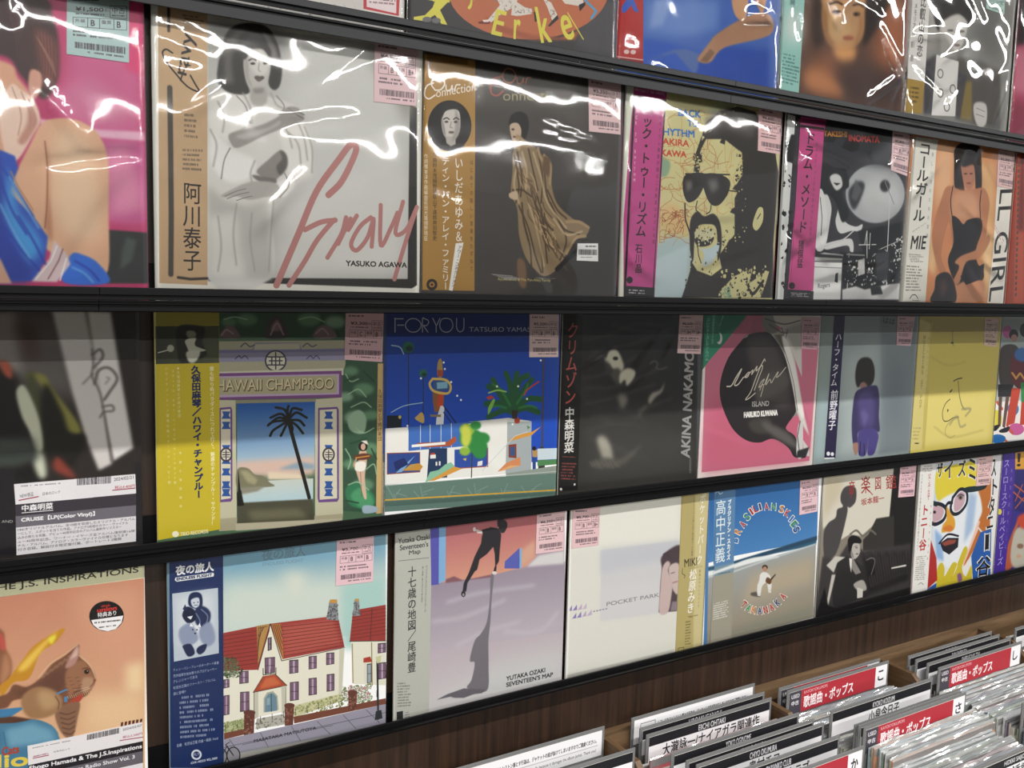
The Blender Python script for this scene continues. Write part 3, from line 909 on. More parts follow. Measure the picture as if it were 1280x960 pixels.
E|aeb1b3|2.8|735,355|250.3,-18.0 16.1,159.7
E|c6c8c8|28|776,371|176.2,-12.4 11.3,110.9
P|33343a|7.4|1|510,354 579,300 637,320 574,446 526,425
P|5a5b5e|5.5|0|559,290 620,345 571,410 532,388
P|4b4c50|23|0|570,204 858,43 938,47 955,208 701,205
P|d5d5d3|1.8|1|237,385 294,346 373,435 373,530 341,675 260,655
P|d5d5d3|1.8|1|404,385 446,454 498,523 583,543 638,527 623,565 549,569 459,586 417,528 429,455
P|121214|2.8|1|284,230 374,245 473,249 508,330 457,369 521,473 471,525 407,421 351,389 279,371
P|cfcfcd|2.8|1|351,294 394,273 440,287 454,334 411,361 373,334
P|121214|1.8|0|381,322 438,321 409,335
P|151517|2.8|0|604,566 987,496 1034,931 528,944 467,682 542,691 653,675
P|d3d3d0|0.92|1|330,652 498,614 563,617 578,678 550,679 519,649 341,681
P|bfc0be|0.92|0|265,714 342,693 496,699 490,730 267,738
P|d9d9d6|0.92|0|251,738 491,736 495,944 259,947
P|303033|0.92|0|264,702 488,706 498,720 265,720
L|303033|4.5|0|0|268,744 491,740
T|35312f|0|1|310.4,894.5 404.2,884.3 307.6,862.1|Rogers
L|d0d0ce|7.4|0|0|856,303 866,679 882,933
L|d0d0ce|5.9|0|0|668,637 680,562 694,710
L|c4c4c2|5.9|0|0|621,641 763,633
L|c4c4c2|5.9|0|0|542,691 546,937
L|c4c4c2|4.5|0|0|805,656 977,598
P|8d8d8c|0|0|523,692 673,692 674,701 524,702
P|b5b5b3|1.8|0|620,725 675,711 684,798 628,812
P|d5d5d3|3.7|0|505,889 615,868 692,885 865,856 1004,840 1014,937 510,944
P|1d1d1f|2.8|0|739,872 826,863 850,908 753,915
P|202022|1.8|0|526,716 581,714 593,837 538,851
D|c9c9c7|60|7.4|690,673 998,597 1024,840 709,860
D|c9c9c7|40|5.9|507,717 694,710 709,860 521,864
L|c9c9c7|7.4|0|1|567,568 480,621 340,661
P|dcdcda|0.92|1|271,383 306,374 345,484 351,627 321,652 289,582
L|121214|4.5|0|0|286,405 309,510 310,605
L|8b8b8b|4.5|0|0|270,773 494,772
P|17171a|0.92|0|324,688 414,696 341,675
D|e6e6e3|20|7.4|917,601 1005,571 1006,673 928,702
L|e6e6e3|4.5|0|0|709,573 708,660
P|222225|0|0|442,804 463,798 465,853 439,848
D|101012|50|8.9|706,635 992,546 1023,827 727,847
P|3c3c40|4.6|0|768,682 884,665 882,830 784,833
E|2a2a2d|5.5|808,307|42.7,-3.3 3.3,32.0
L|8b8d90|5.9|0|0|805,282 896,400
T|c07a2c|3|0|285.7,87.6 465.5,73.7 283.3,61.2|TAKESHI
T|c0392f|3|0|485.5,92.9 735.9,77.3 482.4,60.1|INOMATA
P|d7d9d6|0|0|9,6 65,11 50,950 3,948 0,482
P|2b2b2e|1.8|0|15,174 43,104 86,105 64,249 21,242
D|222225|40|12|-10,143 86,99 103,943 28,944
P|c44884|0|0|103,7 299,2 287,67 269,702 272,900 79,896 99,476
P|2c2a2b|0|0|106,49 285,46 286,57 102,61
P|8f2f5f|0|0|89,20 296,10 295,31 87,40
V|231f20|2|184.8,77.4 160.5,600.6|75|ドラム・メソード
V|231f20|1|160.0,635.7 158.4,782.7|44|猪俣猛
E|231f20|0|108,876|22.0,-0.5 1.4,17.6
P|2c2a2b|0|0|76,899 276,902 276,947 80,947
N|d8d3d6|3|101,910 247,912 249,936 103,934
V|7d3a5c|0|236.3,118.1 224.3,644.5|17|新日本のドラム音楽の歴史的な名盤復刻
S|eebfc2|3,800|B|B|840,2 1029,-2 1003,239 847,217
@call
P|e8b184|32|0|240,-11 388,-1 401,286 248,427 216,145
P|e3ae75|26|0|616,82 798,92 884,919 791,920
P|e9bb84|15|0|213,482 305,555 290,794 222,743
P|efc48e|15|0|744,560 836,556 841,863 773,781
P|2b2221|3.2|1|397,40 515,-14 628,7 668,144 679,265 630,288 591,151 467,122 520,290 490,312 420,271 399,128
P|b77a60|3.2|1|471,122 575,112 607,190 582,259 539,268 495,212
P|2b2221|4.2|1|434,27 629,14 630,107 565,120 469,135
E|4c2b22|1.1|513,178|17.3,-1.5 0.5,3.9
E|4c2b22|1.1|567,173|15.3,-1.3 0.5,4.0
E|8e4036|1.1|552,231|21.8,-1.8 0.7,5.3
P|bf7c56|3.2|1|355,263 486,279 539,268 594,264 704,249 771,326 764,449 748,588 626,702 521,747 482,789 408,710 445,655 390,471 338,659 393,764 329,766 238,558 302,345
P|d79a72|19|1|423,297 620,296 659,428 419,443
P|221f22|2.1|1|415,443 474,446 528,477 572,447 694,433 715,507 672,619 694,700 771,767 732,823 534,855 408,710 447,588
L|221f22|8.5|0|1|402,259 391,352 420,450
L|221f22|8.5|0|1|679,265 676,346 694,437
P|c38158|3.2|1|519,733 473,708 533,665 683,618 775,531 803,571 713,672 582,704 531,828 465,830
P|d08c63|4.2|1|490,856 639,805 778,822 757,927 545,948 479,945
P|2a2426|3.2|1|311,793 415,770 489,843 501,948 276,947 299,873
P|4f3a38|13|0|337,832 398,811 427,871 369,926
P|26222a|2.1|0|537,787 763,705 770,795 599,840
P|efe9dd|0|0|834,184 1050,208 1092,952 829,947 847,639
P|7d3b2b|1.1|0|1101,959 1032,952 1050,208 1098,204
T|1f1c1c|1|0|883.5,-52.6 839.7,940.2 1023.9,-67.2|CALL GIRL
N|c98f8a|2|847,459 981,577 961,606 839,487
P|e9e6da|0|0|20,12 238,8 225,80 224,948 1,950 4,417
P|b9b7ad|0|0|4,417 20,12 36,13 17,950 -3,950
V|1f1c1c|3|122.2,33.1 107.8,487.7|1.1e+02|コールガール
T|1f1c1c|3|0|52.4,645.0 183.6,639.5 60.4,570.0|MIE
N|a59f95|1|57,542 172,484 182,494 68,552
N|6b655d|5|41,671 173,673 178,718 47,723
N|6b655d|9|28,736 180,738 176,889 35,891
V|8b857b|0|193.5,70.4 194.1,586.8|20|新しい夜のための音楽
L|35312f|5.1|0|1|79,930 97,910 127,909 150,929
N|35312f|1|100,936 161,938 162,947 101,945
S|e9b4b0|3,300|B|B|815,6 1041,7 994,234 827,226
@redend
P|c4553a|7.4|0|6,-11 75,-13 216,950 93,951
P|7d2c22|12|0|45,-1 77,-4 148,484 78,487
P|5a4a45|0|0|23,70 42,68 43,89 23,91
P|5a4a45|0|0|25,105 45,103 45,124 26,126
P|5a4a45|0|0|30,139 50,137 50,158 31,160
P|5a4a45|0|0|33,174 52,172 53,193 33,195
P|5a4a45|0|0|37,208 57,207 58,228 38,229
P|5a4a45|0|0|40,243 60,242 60,263 40,264
P|5a4a45|0|0|42,278 62,277 63,298 43,299
P|5a4a45|0|0|47,313 67,311 68,332 48,334
P|5a4a45|0|0|50,348 70,346 70,367 50,369
P|5a4a45|0|0|55,383 75,381 75,402 55,404
P|5a4a45|0|0|57,418 77,416 78,438 58,439
P|5a4a45|0|0|60,453 80,452 80,473 61,474
P|5a4a45|0|0|65,488 85,487 86,508 66,509
P|5a4a45|0|0|68,523 88,522 88,544 68,544
P|5a4a45|0|0|73,558 93,558 93,579 73,580
P|5a4a45|0|0|75,594 95,593 96,614 76,615
P|5a4a45|0|0|78,629 98,629 98,650 78,651
P|5a4a45|0|0|83,665 103,664 103,685 83,686
P|5a4a45|0|0|85,700 105,700 106,721 86,722
P|5a4a45|0|0|90,736 111,735 111,757 91,757
P|5a4a45|0|0|93,772 113,771 114,793 94,793
P|5a4a45|0|0|96,808 116,807 116,829 96,829
P|5a4a45|0|0|101,843 121,843 121,865 101,865
P|5a4a45|0|0|103,879 124,879 124,901 104,901
T|e8ddca|3|0|203.6,480.8 1153.0,494.1 186.9,367.4|LOVE SONGS
@speck
D|8d8780|300|4.3|145,602 836,438 841,947 139,1062
P|cfcac4|8|0|644,697 830,859 831,920 645,913
P|c8323f|0|0|830,814 983,786 977,915 830,913
P|ead7d9|0|0|842,812 967,789 966,908 843,904
N|8a5f68|2|853,866 958,853 958,882 853,891
T|5a3b44|0|0|910.0,869.6 961.7,865.2 909.9,856.1|2351
@anm
P|4c4b4f|17|0|830,702 993,673 998,918 865,917 785,897
E|bf6a47|0|563,709|391.2,-71.6 6.2,197.9
P|a8583c|4|0|329,849 447,879 569,890 706,878 808,831 784,876 569,910 412,905
P|d9d0c4|0|0|391,770 497,751 480,789 410,836 370,872 353,865 381,831 409,796
P|d9d0c4|0|0|456,758 529,785 565,784 563,805 494,826 463,827 468,776
P|d9d0c4|0|0|613,730 657,743 690,788 685,809 666,818 639,766
P|d9d0c4|0|0|701,714 727,735 805,732 824,718 816,694
D|8f7f78|40|3.2|373,773 491,752 457,818 376,861
D|8f7f78|30|3.2|456,778 565,784 560,810 469,826
D|8f7f78|25|3.2|613,730 663,731 691,798 653,805
P|7c2f2c|0|0|309,880 353,865 367,871 359,880 313,886
P|e9d9cf|0|0|329,869 364,861 358,872 335,876
P|2a2a2d|0|0|572,798 584,786 589,831 579,835
P|2a2a2d|0|0|666,813 690,788 697,802 654,841 644,841
P|1f1f22|0|0|798,728 830,710 833,722 805,753
T|d9cf4a|4|0|260.2,836.8 307.9,833.4 253.0,765.7|ア
T|d9cf4a|4|0|372.4,916.0 418.4,918.6 395.6,816.3|E
T|d9cf4a|4|0|478.1,919.2 505.9,917.8 479.5,841.8|r
T|d9cf4a|4|0|614.1,913.1 665.2,901.1 577.4,776.9|k
T|d9cf4a|4|0|735.1,889.2 783.6,865.9 697.2,797.1|e
T|d9cf4a|4|0|829.7,869.2 822.7,859.8 747.8,778.2|y
P|d9cf4a|0|0|105,812 170,809 176,823 139,863 172,914 145,914 117,885 74,916 27,918 26,908 74,893 106,859 116,833 84,834
P|d9cf4a|0|0|116,829 182,817 180,827 105,836
E|6f6e72|0|83,908|19.4,-3.2 0.2,10.4
E|6f6e72|0|123,905|19.6,-3.3 0.2,10.4
L|4e9cc9|11|0|0|830,702 891,738 866,771
@blue
P|2a56b8|9.8|0|143,808 602,816 610,943 610,943 151,949
P|5f82c6|20|0|147,644 586,565 594,701 329,778 154,784
P|7c98d0|9.8|0|204,633 305,615 253,735 181,758
P|1f48a8|16|0|470,847 638,764 937,742 955,982 475,927
P|b5302f|0|0|-18,631 133,603 150,930 -5,928
P|3a5fc0|0|0|16,699 42,662 84,655 114,704 86,703 71,679 38,717 21,722
E|d9b9b6|0|53,884|15.3,-2.3 0.5,9.7
E|d9b9b6|0|90,880|15.4,-2.3 0.5,9.7
L|d9a9a6|5.3|0|0|-6,913 148,906
P|8f2a2d|0|0|-6,915 149,909 150,930 -5,932
P|4f6aa6|4.9|0|188,900 317,836 391,819 484,828 473,904 451,924 333,845
P|a87a5c|3.3|1|470,858 528,781 595,713 791,599 925,576 932,670 639,775 549,858
P|7c5a43|3.3|0|486,862 545,796 577,808 533,861
P|c4926c|3.3|1|671,527 768,509 760,627 693,615
P|c4926c|3.3|0|801,503 901,485 875,596
@teal
P|a8623f|60|0|670,347 969,294 990,672 840,820 697,614 801,448
P|8f5a40|45|0|169,787 394,659 559,794 491,889 268,893
P|4a3734|45|0|438,725 993,698 994,904 572,929 414,874
P|3a2a26|15|0|217,404 297,390 293,556 319,647 250,681 215,592
P|2c2222|15|1|572,340 825,295 778,427 691,553 619,613 625,477
P|b98a5c|9|1|297,390 591,337 622,453 614,565 544,637 451,663 356,641 303,566 290,485
P|cfa574|27|1|339,453 449,446 477,538 537,565 429,630 341,584
P|9a6a42|11|1|290,485 325,503 349,606 412,651 347,642 304,578
P|a8764a|9|1|584,460 617,515 605,578 543,631 574,559
E|5f3f2c|3|396,479|36.7,-6.2 1.0,10.6
E|5f3f2c|4.5|556,464|30.4,-5.1 1.0,10.8
L|4a3226|11|3|1|330,455 392,430 439,434
L|4a3226|9|3|1|523,424 570,411 609,419
E|241a14|2.3|400,480|12.8,-2.2 0.8,8.2
E|241a14|2.3|552,465|11.4,-1.9 0.7,7.2
P|c39a66|7.5|0|462,480 505,533 534,541 479,556
E|9e5440|6|501,595|45.2,-7.0 1.0,10.8
P|d99a5e|18|1|394,659 563,634 549,697 437,713
P|b8774d|27|1|189,808 313,779 410,826 491,889 323,898 195,878
P|8fc4bb|0|0|-11,445 152,416 146,930 6,924
P|c6d6d0|38|0|1,534 147,521 151,672 1,684
N|3f6a66|9|17,739 139,739 143,897 12,890
T|2f4f4c|0|0|44.9,506.3 82.6,502.1 45.4,469.5|廃
@bw
P|a5a49e|39|0|110,293 326,256 226,533 142,572
P|6f6e6b|47|0|551,216 884,158 884,518 632,473
P|343131|6.3|1|174,282 211,224 545,164 566,294 524,368 447,314 340,371 259,437 206,367
P|c6c3bd|6.3|1|266,409 317,362 425,318 521,342 519,422 471,503 405,527 309,481
P|9d9a95|9.5|0|268,422 340,463 415,518 454,553 298,575
E|4d4947|3.2|369,417|31.3,-5.0 0.6,5.2
E|4d4947|3.2|482,404|22.8,-3.6 0.7,5.2
E|6b5b58|3.2|442,488|29.5,-4.5 0.8,6.6
P|434045|9.5|0|148,623 252,569 269,898 177,908
P|55524f|13|0|454,553 690,546 892,573 940,920 715,916 475,901
P|84713f|7.9|0|519,692 610,667 640,897 521,896
P|4a484c|6.3|0|464,632 560,646 521,896 486,893
P|dcdad5|1.6|0|256,568 469,577 473,888 248,907
E|6b6966|0|304,667|28.9,-3.9 3.1,26.1
E|dcdad5|0|304,667|20.0,-2.7 2.4,19.6
E|6b6966|0|431,737|29.6,-3.8 3.3,26.5
E|dcdad5|0|431,737|20.5,-2.6 2.5,19.9
E|6b6966|0|317,774|29.0,-3.6 3.2,26.3
E|dcdad5|0|317,774|20.1,-2.5 2.4,19.7
E|6b6966|0|387,844|29.4,-3.5 3.3,26.6
E|dcdad5|0|387,844|20.4,-2.4 2.4,19.9
P|c8c5c0|4.7|1|655,791 771,784 786,894 716,923 660,867
L|8d8a86|5.3|0|0|678,816 765,827
L|8d8a86|5.3|0|0|677,851 761,858
P|a4853f|0|0|6,733 165,732 159,910 5,917
N|4a3c22|4|35,768 132,764 128,861 25,866
P|dbd9d4|0|0|-21,266 157,234 165,732 6,733
V|33302e|1|102.9,269.0 98.3,604.3|55|比叡山の恋
V|33302e|0|40.0,318.3 30.6,498.6|29|メモリアル
N|77736e|2|17,513 60,509 55,662 19,661
S|a3d6c6|2,500|A|B|692,165 880,131 883,244 698,239
@redtop
P|2c2428|15|0|-88,91 87,60 132,363 -16,414
P|c46f84|25|0|-130,417 139,405 179,673 -94,679
P|8f3a4f|18|0|-86,734 187,730 243,1105 -63,988
@cruise
P|6b6663|41|0|511,-13 691,-14 805,379 503,262
P|8f8883|16|0|258,-1 564,-3 584,233 530,242 250,224
P|4a3029|23|0|563,38 635,38 650,183 594,202
P|5a5450|41|0|626,38 708,69 722,248 648,245
P|cfcac6|6.5|0|686,1 804,1 851,294 889,624 839,647 793,508 749,323
P|dcd8d4|6.5|0|809,1 896,5 926,243 971,564 894,613 854,381
L|6b6360|6.7|3.3|1|825,154 828,219 822,261 845,316 859,381 889,613
L|6b6360|8.6|3.3|1|824,176 854,155 863,187 828,229
L|6b6360|9.6|3.3|1|831,294 847,240 886,231 915,275 885,328 864,360
L|6b6360|6.7|3.3|1|859,387 893,383 898,405 863,409 848,430
L|6b6360|4.8|3.3|0|827,251 788,292
L|8a8481|4.8|3.3|1|870,295 886,274 876,268
P|120f0f|13|1|505,211 557,263 580,389 621,560 646,679 536,669 404,656 418,208
P|8d8a42|6.5|1|589,249 652,251 683,310 765,441 774,495 717,481 681,394 638,287
P|4f5233|8.2|1|593,264 620,255 646,498 631,560 616,412
P|c9ccb4|4.9|1|555,315 583,290 617,370 642,476 640,545 613,548 596,473 571,409
P|c9cdb6|8.2|1|608,548 640,561 652,647 628,661 607,601
P|17140f|8.2|1|652,287 709,395 736,482 793,508 742,623 676,606 646,498
P|8c3a2e|8.2|1|691,576 751,656 746,672 676,628
P|b4553f|6.5|1|505,190 540,211 543,263 513,241
P|3d4440|13|0|409,482 605,495 630,581 547,612 406,600
P|1d1b20|4.9|0|156,583 547,617 537,961 144,907
P|1d1b20|6.5|0|974,631 1000,622 1000,973 969,969
T|c9c6c2|0|0|433.9,817.4 530.1,826.6 434.2,806.9|YUZER AND
P|e6e3e6|0|0|538,674 976,673 978,755 541,756
B|3f3a42|758,673 881,673 880,703 758,700
T|4a454c|0|0|894.4,695.3 968.3,692.0 894.6,682.0|2024/02/21
T|b03040|0|0|896.7,730.0 972.8,729.5 897.0,715.5|税込4,400円
L|a02a44|3.8|0|0|889,733 973,732
T|5f5a60|0|0|557.3,731.9 603.2,728.1 557.7,715.0|NEW!新品
L|a02a44|3.8|0|1|554,740 620,732
T|5f5a60|0|0|635.6,729.2 696.8,726.7 636.0,716.4|日本のロック
N|6d6870|1|556,681 703,682 702,691 556,689
P|3b363f|0|0|541,756 978,755 977,804 540,802
T|f2f0f2|2|0|562.2,785.5 669.8,786.6 562.9,760.1|中森明菜
L|f2f0f2|2.9|0|0|562,791 670,792
P|6f6b74|0|0|540,802 977,804 976,850 540,847
T|f4f2f4|2|0|559.2,830.0 820.1,833.9 559.7,808.7|CRUISE【LP(Color Vinyl)】
P|dcd8dc|0|0|540,847 976,850 974,958 539,958
T|55505a|0|0|545.5,862.4 970.5,866.8 545.8,850.8|14thオリジナルアルバム。全10曲を収録したオリジナル・アルバム
T|55505a|0|0|545.0,878.4 944.6,880.7 545.4,866.7|ーにして、スポットを当てた作品。アナログ2枚組のカラー・ヴァイナル
T|55505a|0|0|544.6,894.4 918.9,894.6 544.9,882.7|込みの新たな名盤、デビュー40周年記念のアルバム最新作リマスター
T|55505a|0|0|544.2,910.3 969.6,917.7 544.5,898.6|ュー40周年記念。ワーナー・イヤーズ全アルバム復刻第16弾
T|55505a|0|0|543.7,926.3 943.7,931.5 544.0,914.6|ナル・アルバム。アナログ・カラーヴァイナル仕様となります
T|55505a|0|0|543.3,942.3 918.0,945.2 543.6,930.6|付き収録。解説付き限定盤付属、ポートレート2種類
@champ
P|33543e|2.1|0|254,-9 989,-9 993,961 790,926 792,128 253,101
E|5f8a66|7.1|370,35|43.4,-0.1 -0.1,26.8
E|5f8a66|7.1|638,34|52.5,-0.1 0.0,31.2
E|5f8a66|7.1|830,272|36.9,1.1 0.1,21.6
E|5f8a66|7.1|892,359|50.1,2.0 0.2,29.2
E|7fa285|7.1|856,491|56.1,3.2 0.2,32.9
E|5f8a66|7.1|919,642|50.8,3.8 0.3,29.7
E|5f8a66|7.1|832,709|37.3,3.1 0.1,22.1
E|5f8a66|7.1|895,813|50.7,4.9 0.2,29.8
E|5f8a66|7.1|295,46|31.8,-0.0 -0.1,19.9
E|7fa285|7.1|756,46|48.1,-0.0 0.1,28.2
E|7fa285|7.1|806,391|36.8,1.6 0.1,21.7
E|5f8a66|7.1|930,483|38.0,2.1 0.2,22.1
P|93b394|2.8|1|819,489 868,455 905,494 893,566 831,550
P|2f7a52|2.8|1|808,829 858,797 947,868 934,930 834,906
P|4a9a68|4.3|1|833,856 896,826 947,906 884,924
P|4a4548|1.4|1|446,114 457,46 496,12 530,57 541,114
P|8a6f70|2.8|1|468,80 496,34 518,80
P|7d686b|2.1|1|258,112 285,62 316,68 337,113
P|7d686b|2.1|1|656,115 685,63 732,69 762,116
L|b59aa0|5.7|0.71|1|263,101 284,79 311,96
L|b59aa0|5.7|0.71|1|667,98 697,75 726,102
L|b59aa0|5.7|0.71|1|468,102 496,51 524,101
P|a9a58a|0|0|252,128 804,129 805,242 793,274 251,258
P|8d8aa5|0.71|0|252,176 805,179 805,221 252,216
P|77749b|0.71|0|252,165 391,165 402,136 592,138 604,168 805,167 805,181 252,178
P|b5b197|0.71|0|402,141 592,140 598,167 396,167
L|4a4860|4.6|0|1|319,204 335,191 345,202 358,191 372,205
L|4a4860|4.6|0|1|627,210 644,197 656,209 670,197 685,212
L|4a4860|4.6|0|1|342,152 361,137 380,152 400,145
L|4a4860|4.6|0|1|609,156 629,141 650,156 671,148
E|3e3d50|0|490,217|47.3,1.1 -0.1,48.1
E|c9c6ad|0|490,217|40.5,0.9 -0.1,41.2
L|3e3d50|5.7|0|0|457,199 524,200
L|3e3d50|5.7|0|0|462,216 518,217
L|3e3d50|5.7|0|0|457,234 524,236
L|3e3d50|5.7|0|0|490,180 490,253
L|3e3d50|5.7|0|0|473,199 473,235
L|3e3d50|5.7|0|0|507,200 507,235
P|c9c6b0|0|0|251,258 795,257 796,289 251,283
P|7d4a86|0|0|251,265 787,269 788,393 250,380
P|bba3c0|0|0|251,278 775,283 775,378 250,369
P|ada784|0|0|251,285 766,290 763,370 251,358
T|5d4a35|3|0|244.4,344.4 751.1,353.3 244.8,295.5|HAWAII CHAMPROO
T|d9c9a0|0|0|242.3,341.0 748.7,349.6 242.7,292.1|HAWAII CHAMPROO
P|c2bd9f|0|0|250,380 319,384 321,917 257,923 246,922
P|c2bd9f|0|0|664,395 791,393 797,951 666,954
P|8f8b74|0|0|319,384 668,393 668,409 320,399
P|6f4a8a|0|0|252,414 299,412 305,426 303,819 296,830 251,828 247,807
P|d3cdb4|0|0|258,423 297,421 296,815 255,817
P|2c56a0|0|0|263,430 297,432 290,448 299,464 260,462 269,446
P|2c56a0|0|0|262,475 296,477 290,493 298,509 260,507 269,491
P|2c56a0|0|0|261,577 296,579 289,595 298,611 259,608 268,593
P|2c56a0|0|0|261,628 295,630 289,646 297,663 259,659 267,644
P|2c56a0|0|0|261,679 295,682 288,697 297,714 258,710 267,695
P|2c56a0|0|0|260,736 294,739 288,754 296,771 258,767 266,752
P|2c56a0|0|0|260,770 294,773 288,789 296,806 258,802 266,787
E|3f3a4a|0|278,620|25.7,2.0 -0.2,31.8
E|d3cdb4|0|278,620|19.3,1.5 -0.2,23.9
L|3f3a4a|4.6|0|0|263,619 293,621
L|3f3a4a|4.6|0|0|278,600 278,642
L|3f3a4a|3.4|0|0|265,609 291,611
L|3f3a4a|3.4|0|0|265,629 291,631
P|6f4a8a|0|0|679,436 767,435 775,450 777,869 769,881 682,875 677,853
P|d3cdb4|0|0|686,446 765,445 769,865 687,863
P|2c56a0|0|0|708,454 747,456 740,472 749,490 706,487 716,471
P|2c56a0|0|0|709,502 747,504 740,520 750,538 706,535 716,519
P|2c56a0|0|0|709,609 747,612 740,629 750,646 707,643 716,627
P|2c56a0|0|0|709,663 748,667 740,683 750,701 707,697 716,681
P|2c56a0|0|0|709,718 748,721 741,737 750,755 707,751 717,735
P|2c56a0|0|0|710,778 748,782 741,798 751,816 707,812 717,796
P|2c56a0|0|0|710,815 748,818 741,835 751,853 707,848 717,832
E|3f3a4a|0|728,655|29.0,2.3 0.1,33.8
E|d3cdb4|0|728,655|21.7,1.7 0.1,25.4
L|3f3a4a|4.6|0|0|712,654 745,657
L|3f3a4a|4.6|0|0|728,634 728,678
L|3f3a4a|3.4|0|0|714,643 743,646
L|3f3a4a|3.4|0|0|714,665 743,667
G|2058a8|9db8cc|0|325,399 665,407 663,719 323,689|325,404 323,643
P|d9b9a8|9.9|0|323,654 663,659 663,743 478,738 323,712
P|8fa4b4|5.7|0|500,704 592,677 663,695 663,719
P|e3d0b4|4.3|0|455,712 592,730 639,764 455,747
G|c9cdc2|b3cdd4|0|323,746 657,760 657,875 344,852 327,827|323,746 322,838
P|7d7a5f|1.4|1|325,689 367,687 399,719 433,728 461,759 483,779 410,778 325,772
P|a39d78|4.3|0|334,695 366,698 410,743 399,765 366,750
P|8d8a78|3.6|0|325,772 444,776 410,795 324,804
P|4b4a38|2.1|0|324,839 657,856 663,958 323,937
P|6b684e|9.9|0|365,878 592,892 640,945 387,927
P|14140f|1.4|0|322,792 339,782 352,853 324,853
P|14140f|0|0|328,689 344,852 324,850
L|1c1712|16|0|1|546,491 569,580 598,689 639,849
L|161712|11|0|1|546,485 512,454 467,469
L|161712|11|0|1|546,485 501,471 456,503
L|161712|11|0|1|546,485 512,506 478,527 465,550
L|161712|11|0|1|546,483 529,519 512,553
L|161712|11|0|1|546,479 529,437 490,424
L|161712|11|0|1|549,479 563,433 604,441
L|161712|11|0|1|549,479 581,452 627,478
L|161712|11|0|1|549,485 592,488 616,513
L|161712|11|0|1|549,487 581,510 610,548
L|161712|11|0|1|546,485 541,438 546,421
L|161712|11|0|1|546,485 484,487 461,497
L|161712|11|0|1|549,487 563,521 558,544
P|a9a183|0|0|246,901 322,903 321,931 663,958 663,936 797,941 794,988 246,956
P|b8b095|1.4|0|316,930 791,963 791,988 316,963
P|c9a86d|0|0|960,239 991,240 993,961 958,960
V|4a3520|0|972.4,362.0 972.3,608.7|22|久保田麻琴と夕焼け楽団
P|d9b49a|0.71|1|875,651 907,653 910,715 905,740 902,789 911,877 898,876 880,812 857,736 870,700
P|d9cfc0|0.71|1|855,701 902,705 897,745 855,741
P|6b3a2a|0.71|1|844,673 894,662 930,674 920,691 869,692
E|241a18|0|891,630|22.6,1.7 0.2,22.2
E|d0a890|0|892,631|11.3,0.8 0.1,16.0
P|e8e0d0|0.71|0|881,602 909,602 917,623 900,616
L|c49878|6.9|0|1|859,687 847,716 870,737
P|f2ede0|0|1|860,705 901,705 902,739 880,747 855,735
L|7a4a38|2.3|0|0|880,750 886,868
L|c98f3a|5.7|0|0|857,681 922,677
L|a5c4a0|4.6|0.71|1|805,284 830,320 867,310
L|a5c4a0|4.6|0.71|1|818,380 867,358 905,396
L|a5c4a0|4.6|0.71|1|856,539 893,566 944,545
L|a5c4a0|4.6|0.71|1|807,634 832,684 820,732
L|a5c4a0|4.6|0.71|1|907,740 945,718 959,769
L|a5c4a0|4.6|0.71|1|831,441 892,420 930,446
L|a5c4a0|4.6|0.71|1|274,35 317,24 370,35
L|a5c4a0|4.6|0.71|1|592,34 650,23 708,46
L|a5c4a0|4.6|0.71|1|821,806 870,798 921,841
L|1f4530|6.9|1.4|0|799,319 854,297
L|1f4530|6.9|1.4|0|891,274 942,324
L|1f4530|6.9|1.4|0|832,611 906,592
L|1f4530|6.9|1.4|0|809,879 871,898
L|1f4530|6.9|1.4|0|932,643 958,695
P|9db3c0|1.4|1|896,913 960,926 960,951 897,950
P|c9b423|0|0|9,1 254,2 251,900 251,948 -3,964 -6,836
P|9a9030|1.4|0|7,1 254,2 253,59 6,63
P|d9cf5a|0|0|-8,3 7,3 -1,965 -7,964 -6,507
G|34392c|52583f|0|5,63 253,61 252,220 4,219|5,63 252,220
P|20211d|2.1|1|89,67 181,63 196,89 185,133 200,188 108,217 88,175
P|bfc1ab|1.4|1|119,121 160,111 157,144 200,166 139,171 124,149
P|8e917c|2.1|1|124,84 155,84 160,106 129,111
E|b9bba6|1.4|61,155|13.9,0.2 -0.2,15.1
L|c9cbb8|4.6|0|0|14,172 50,162
P|cfd1bd|2.1|1|123,170 174,166 169,198 148,218 128,208
V|1f2a5c|3|158.4,228.9 164.7,801.1|37|久保田麻琴／ハワイ・チャンプルー
V|efe9c0|1|222.3,232.7 222.4,928.3|18|誰も知らぬパラダイスにつれて行く、魅惑のチャンプルー・サウンド！
V|efe9c0|0|89.5,229.3 90.8,447.6|12|★久保田麻琴と夕焼け楽団
V|efe9c0|0|69.3,239.6 71.0,733.4|10|スティール・ギター／ハーモニカ／ウィークエンド他
V|efe9c0|0|43.6,228.1 48.8,731.2|11|ハワイアン・ムーン国境の南バイ・バイ・ベビー他
V|efe9c0|0|93.2,580.0 92.0,847.3|10|作曲久保田麻琴
E|f0ebc8|0|70,946|13.2,1.7 -0.2,13.5
T|efe9c0|1|0|88.6,957.1 201.0,957.7 88.8,941.3|TRIO RECORDS
S|d39aa2|3,300|C|B|804,-4 986,-3 981,234 799,218
@foryou
G|123c94|1c50c4|0|-6,-13 994,-21 1024,795 2,712|5,-9 12,577
P|1b3479|7.2|0|8,-3 995,-2 1000,133 9,103
L|24323c|4.7|0|0|130,187 135,543
L|24323c|4.7|0|0|209,304 213,547
E|1f6a4c|2.2|129,166|29.4,0.4 0.4,27.0
E|113a3c|2.2|134,172|17.7,0.3 0.2,13.5
E|1f6a4c|2.2|209,293|20.8,0.6 0.3,19.0
E|113a3c|2.2|214,300|12.5,0.4 0.2,9.5
P|16222e|0|0|22,489 98,493 98,551 22,549
E|c9b45a|0|89,500|7.9,0.4 0.1,8.4
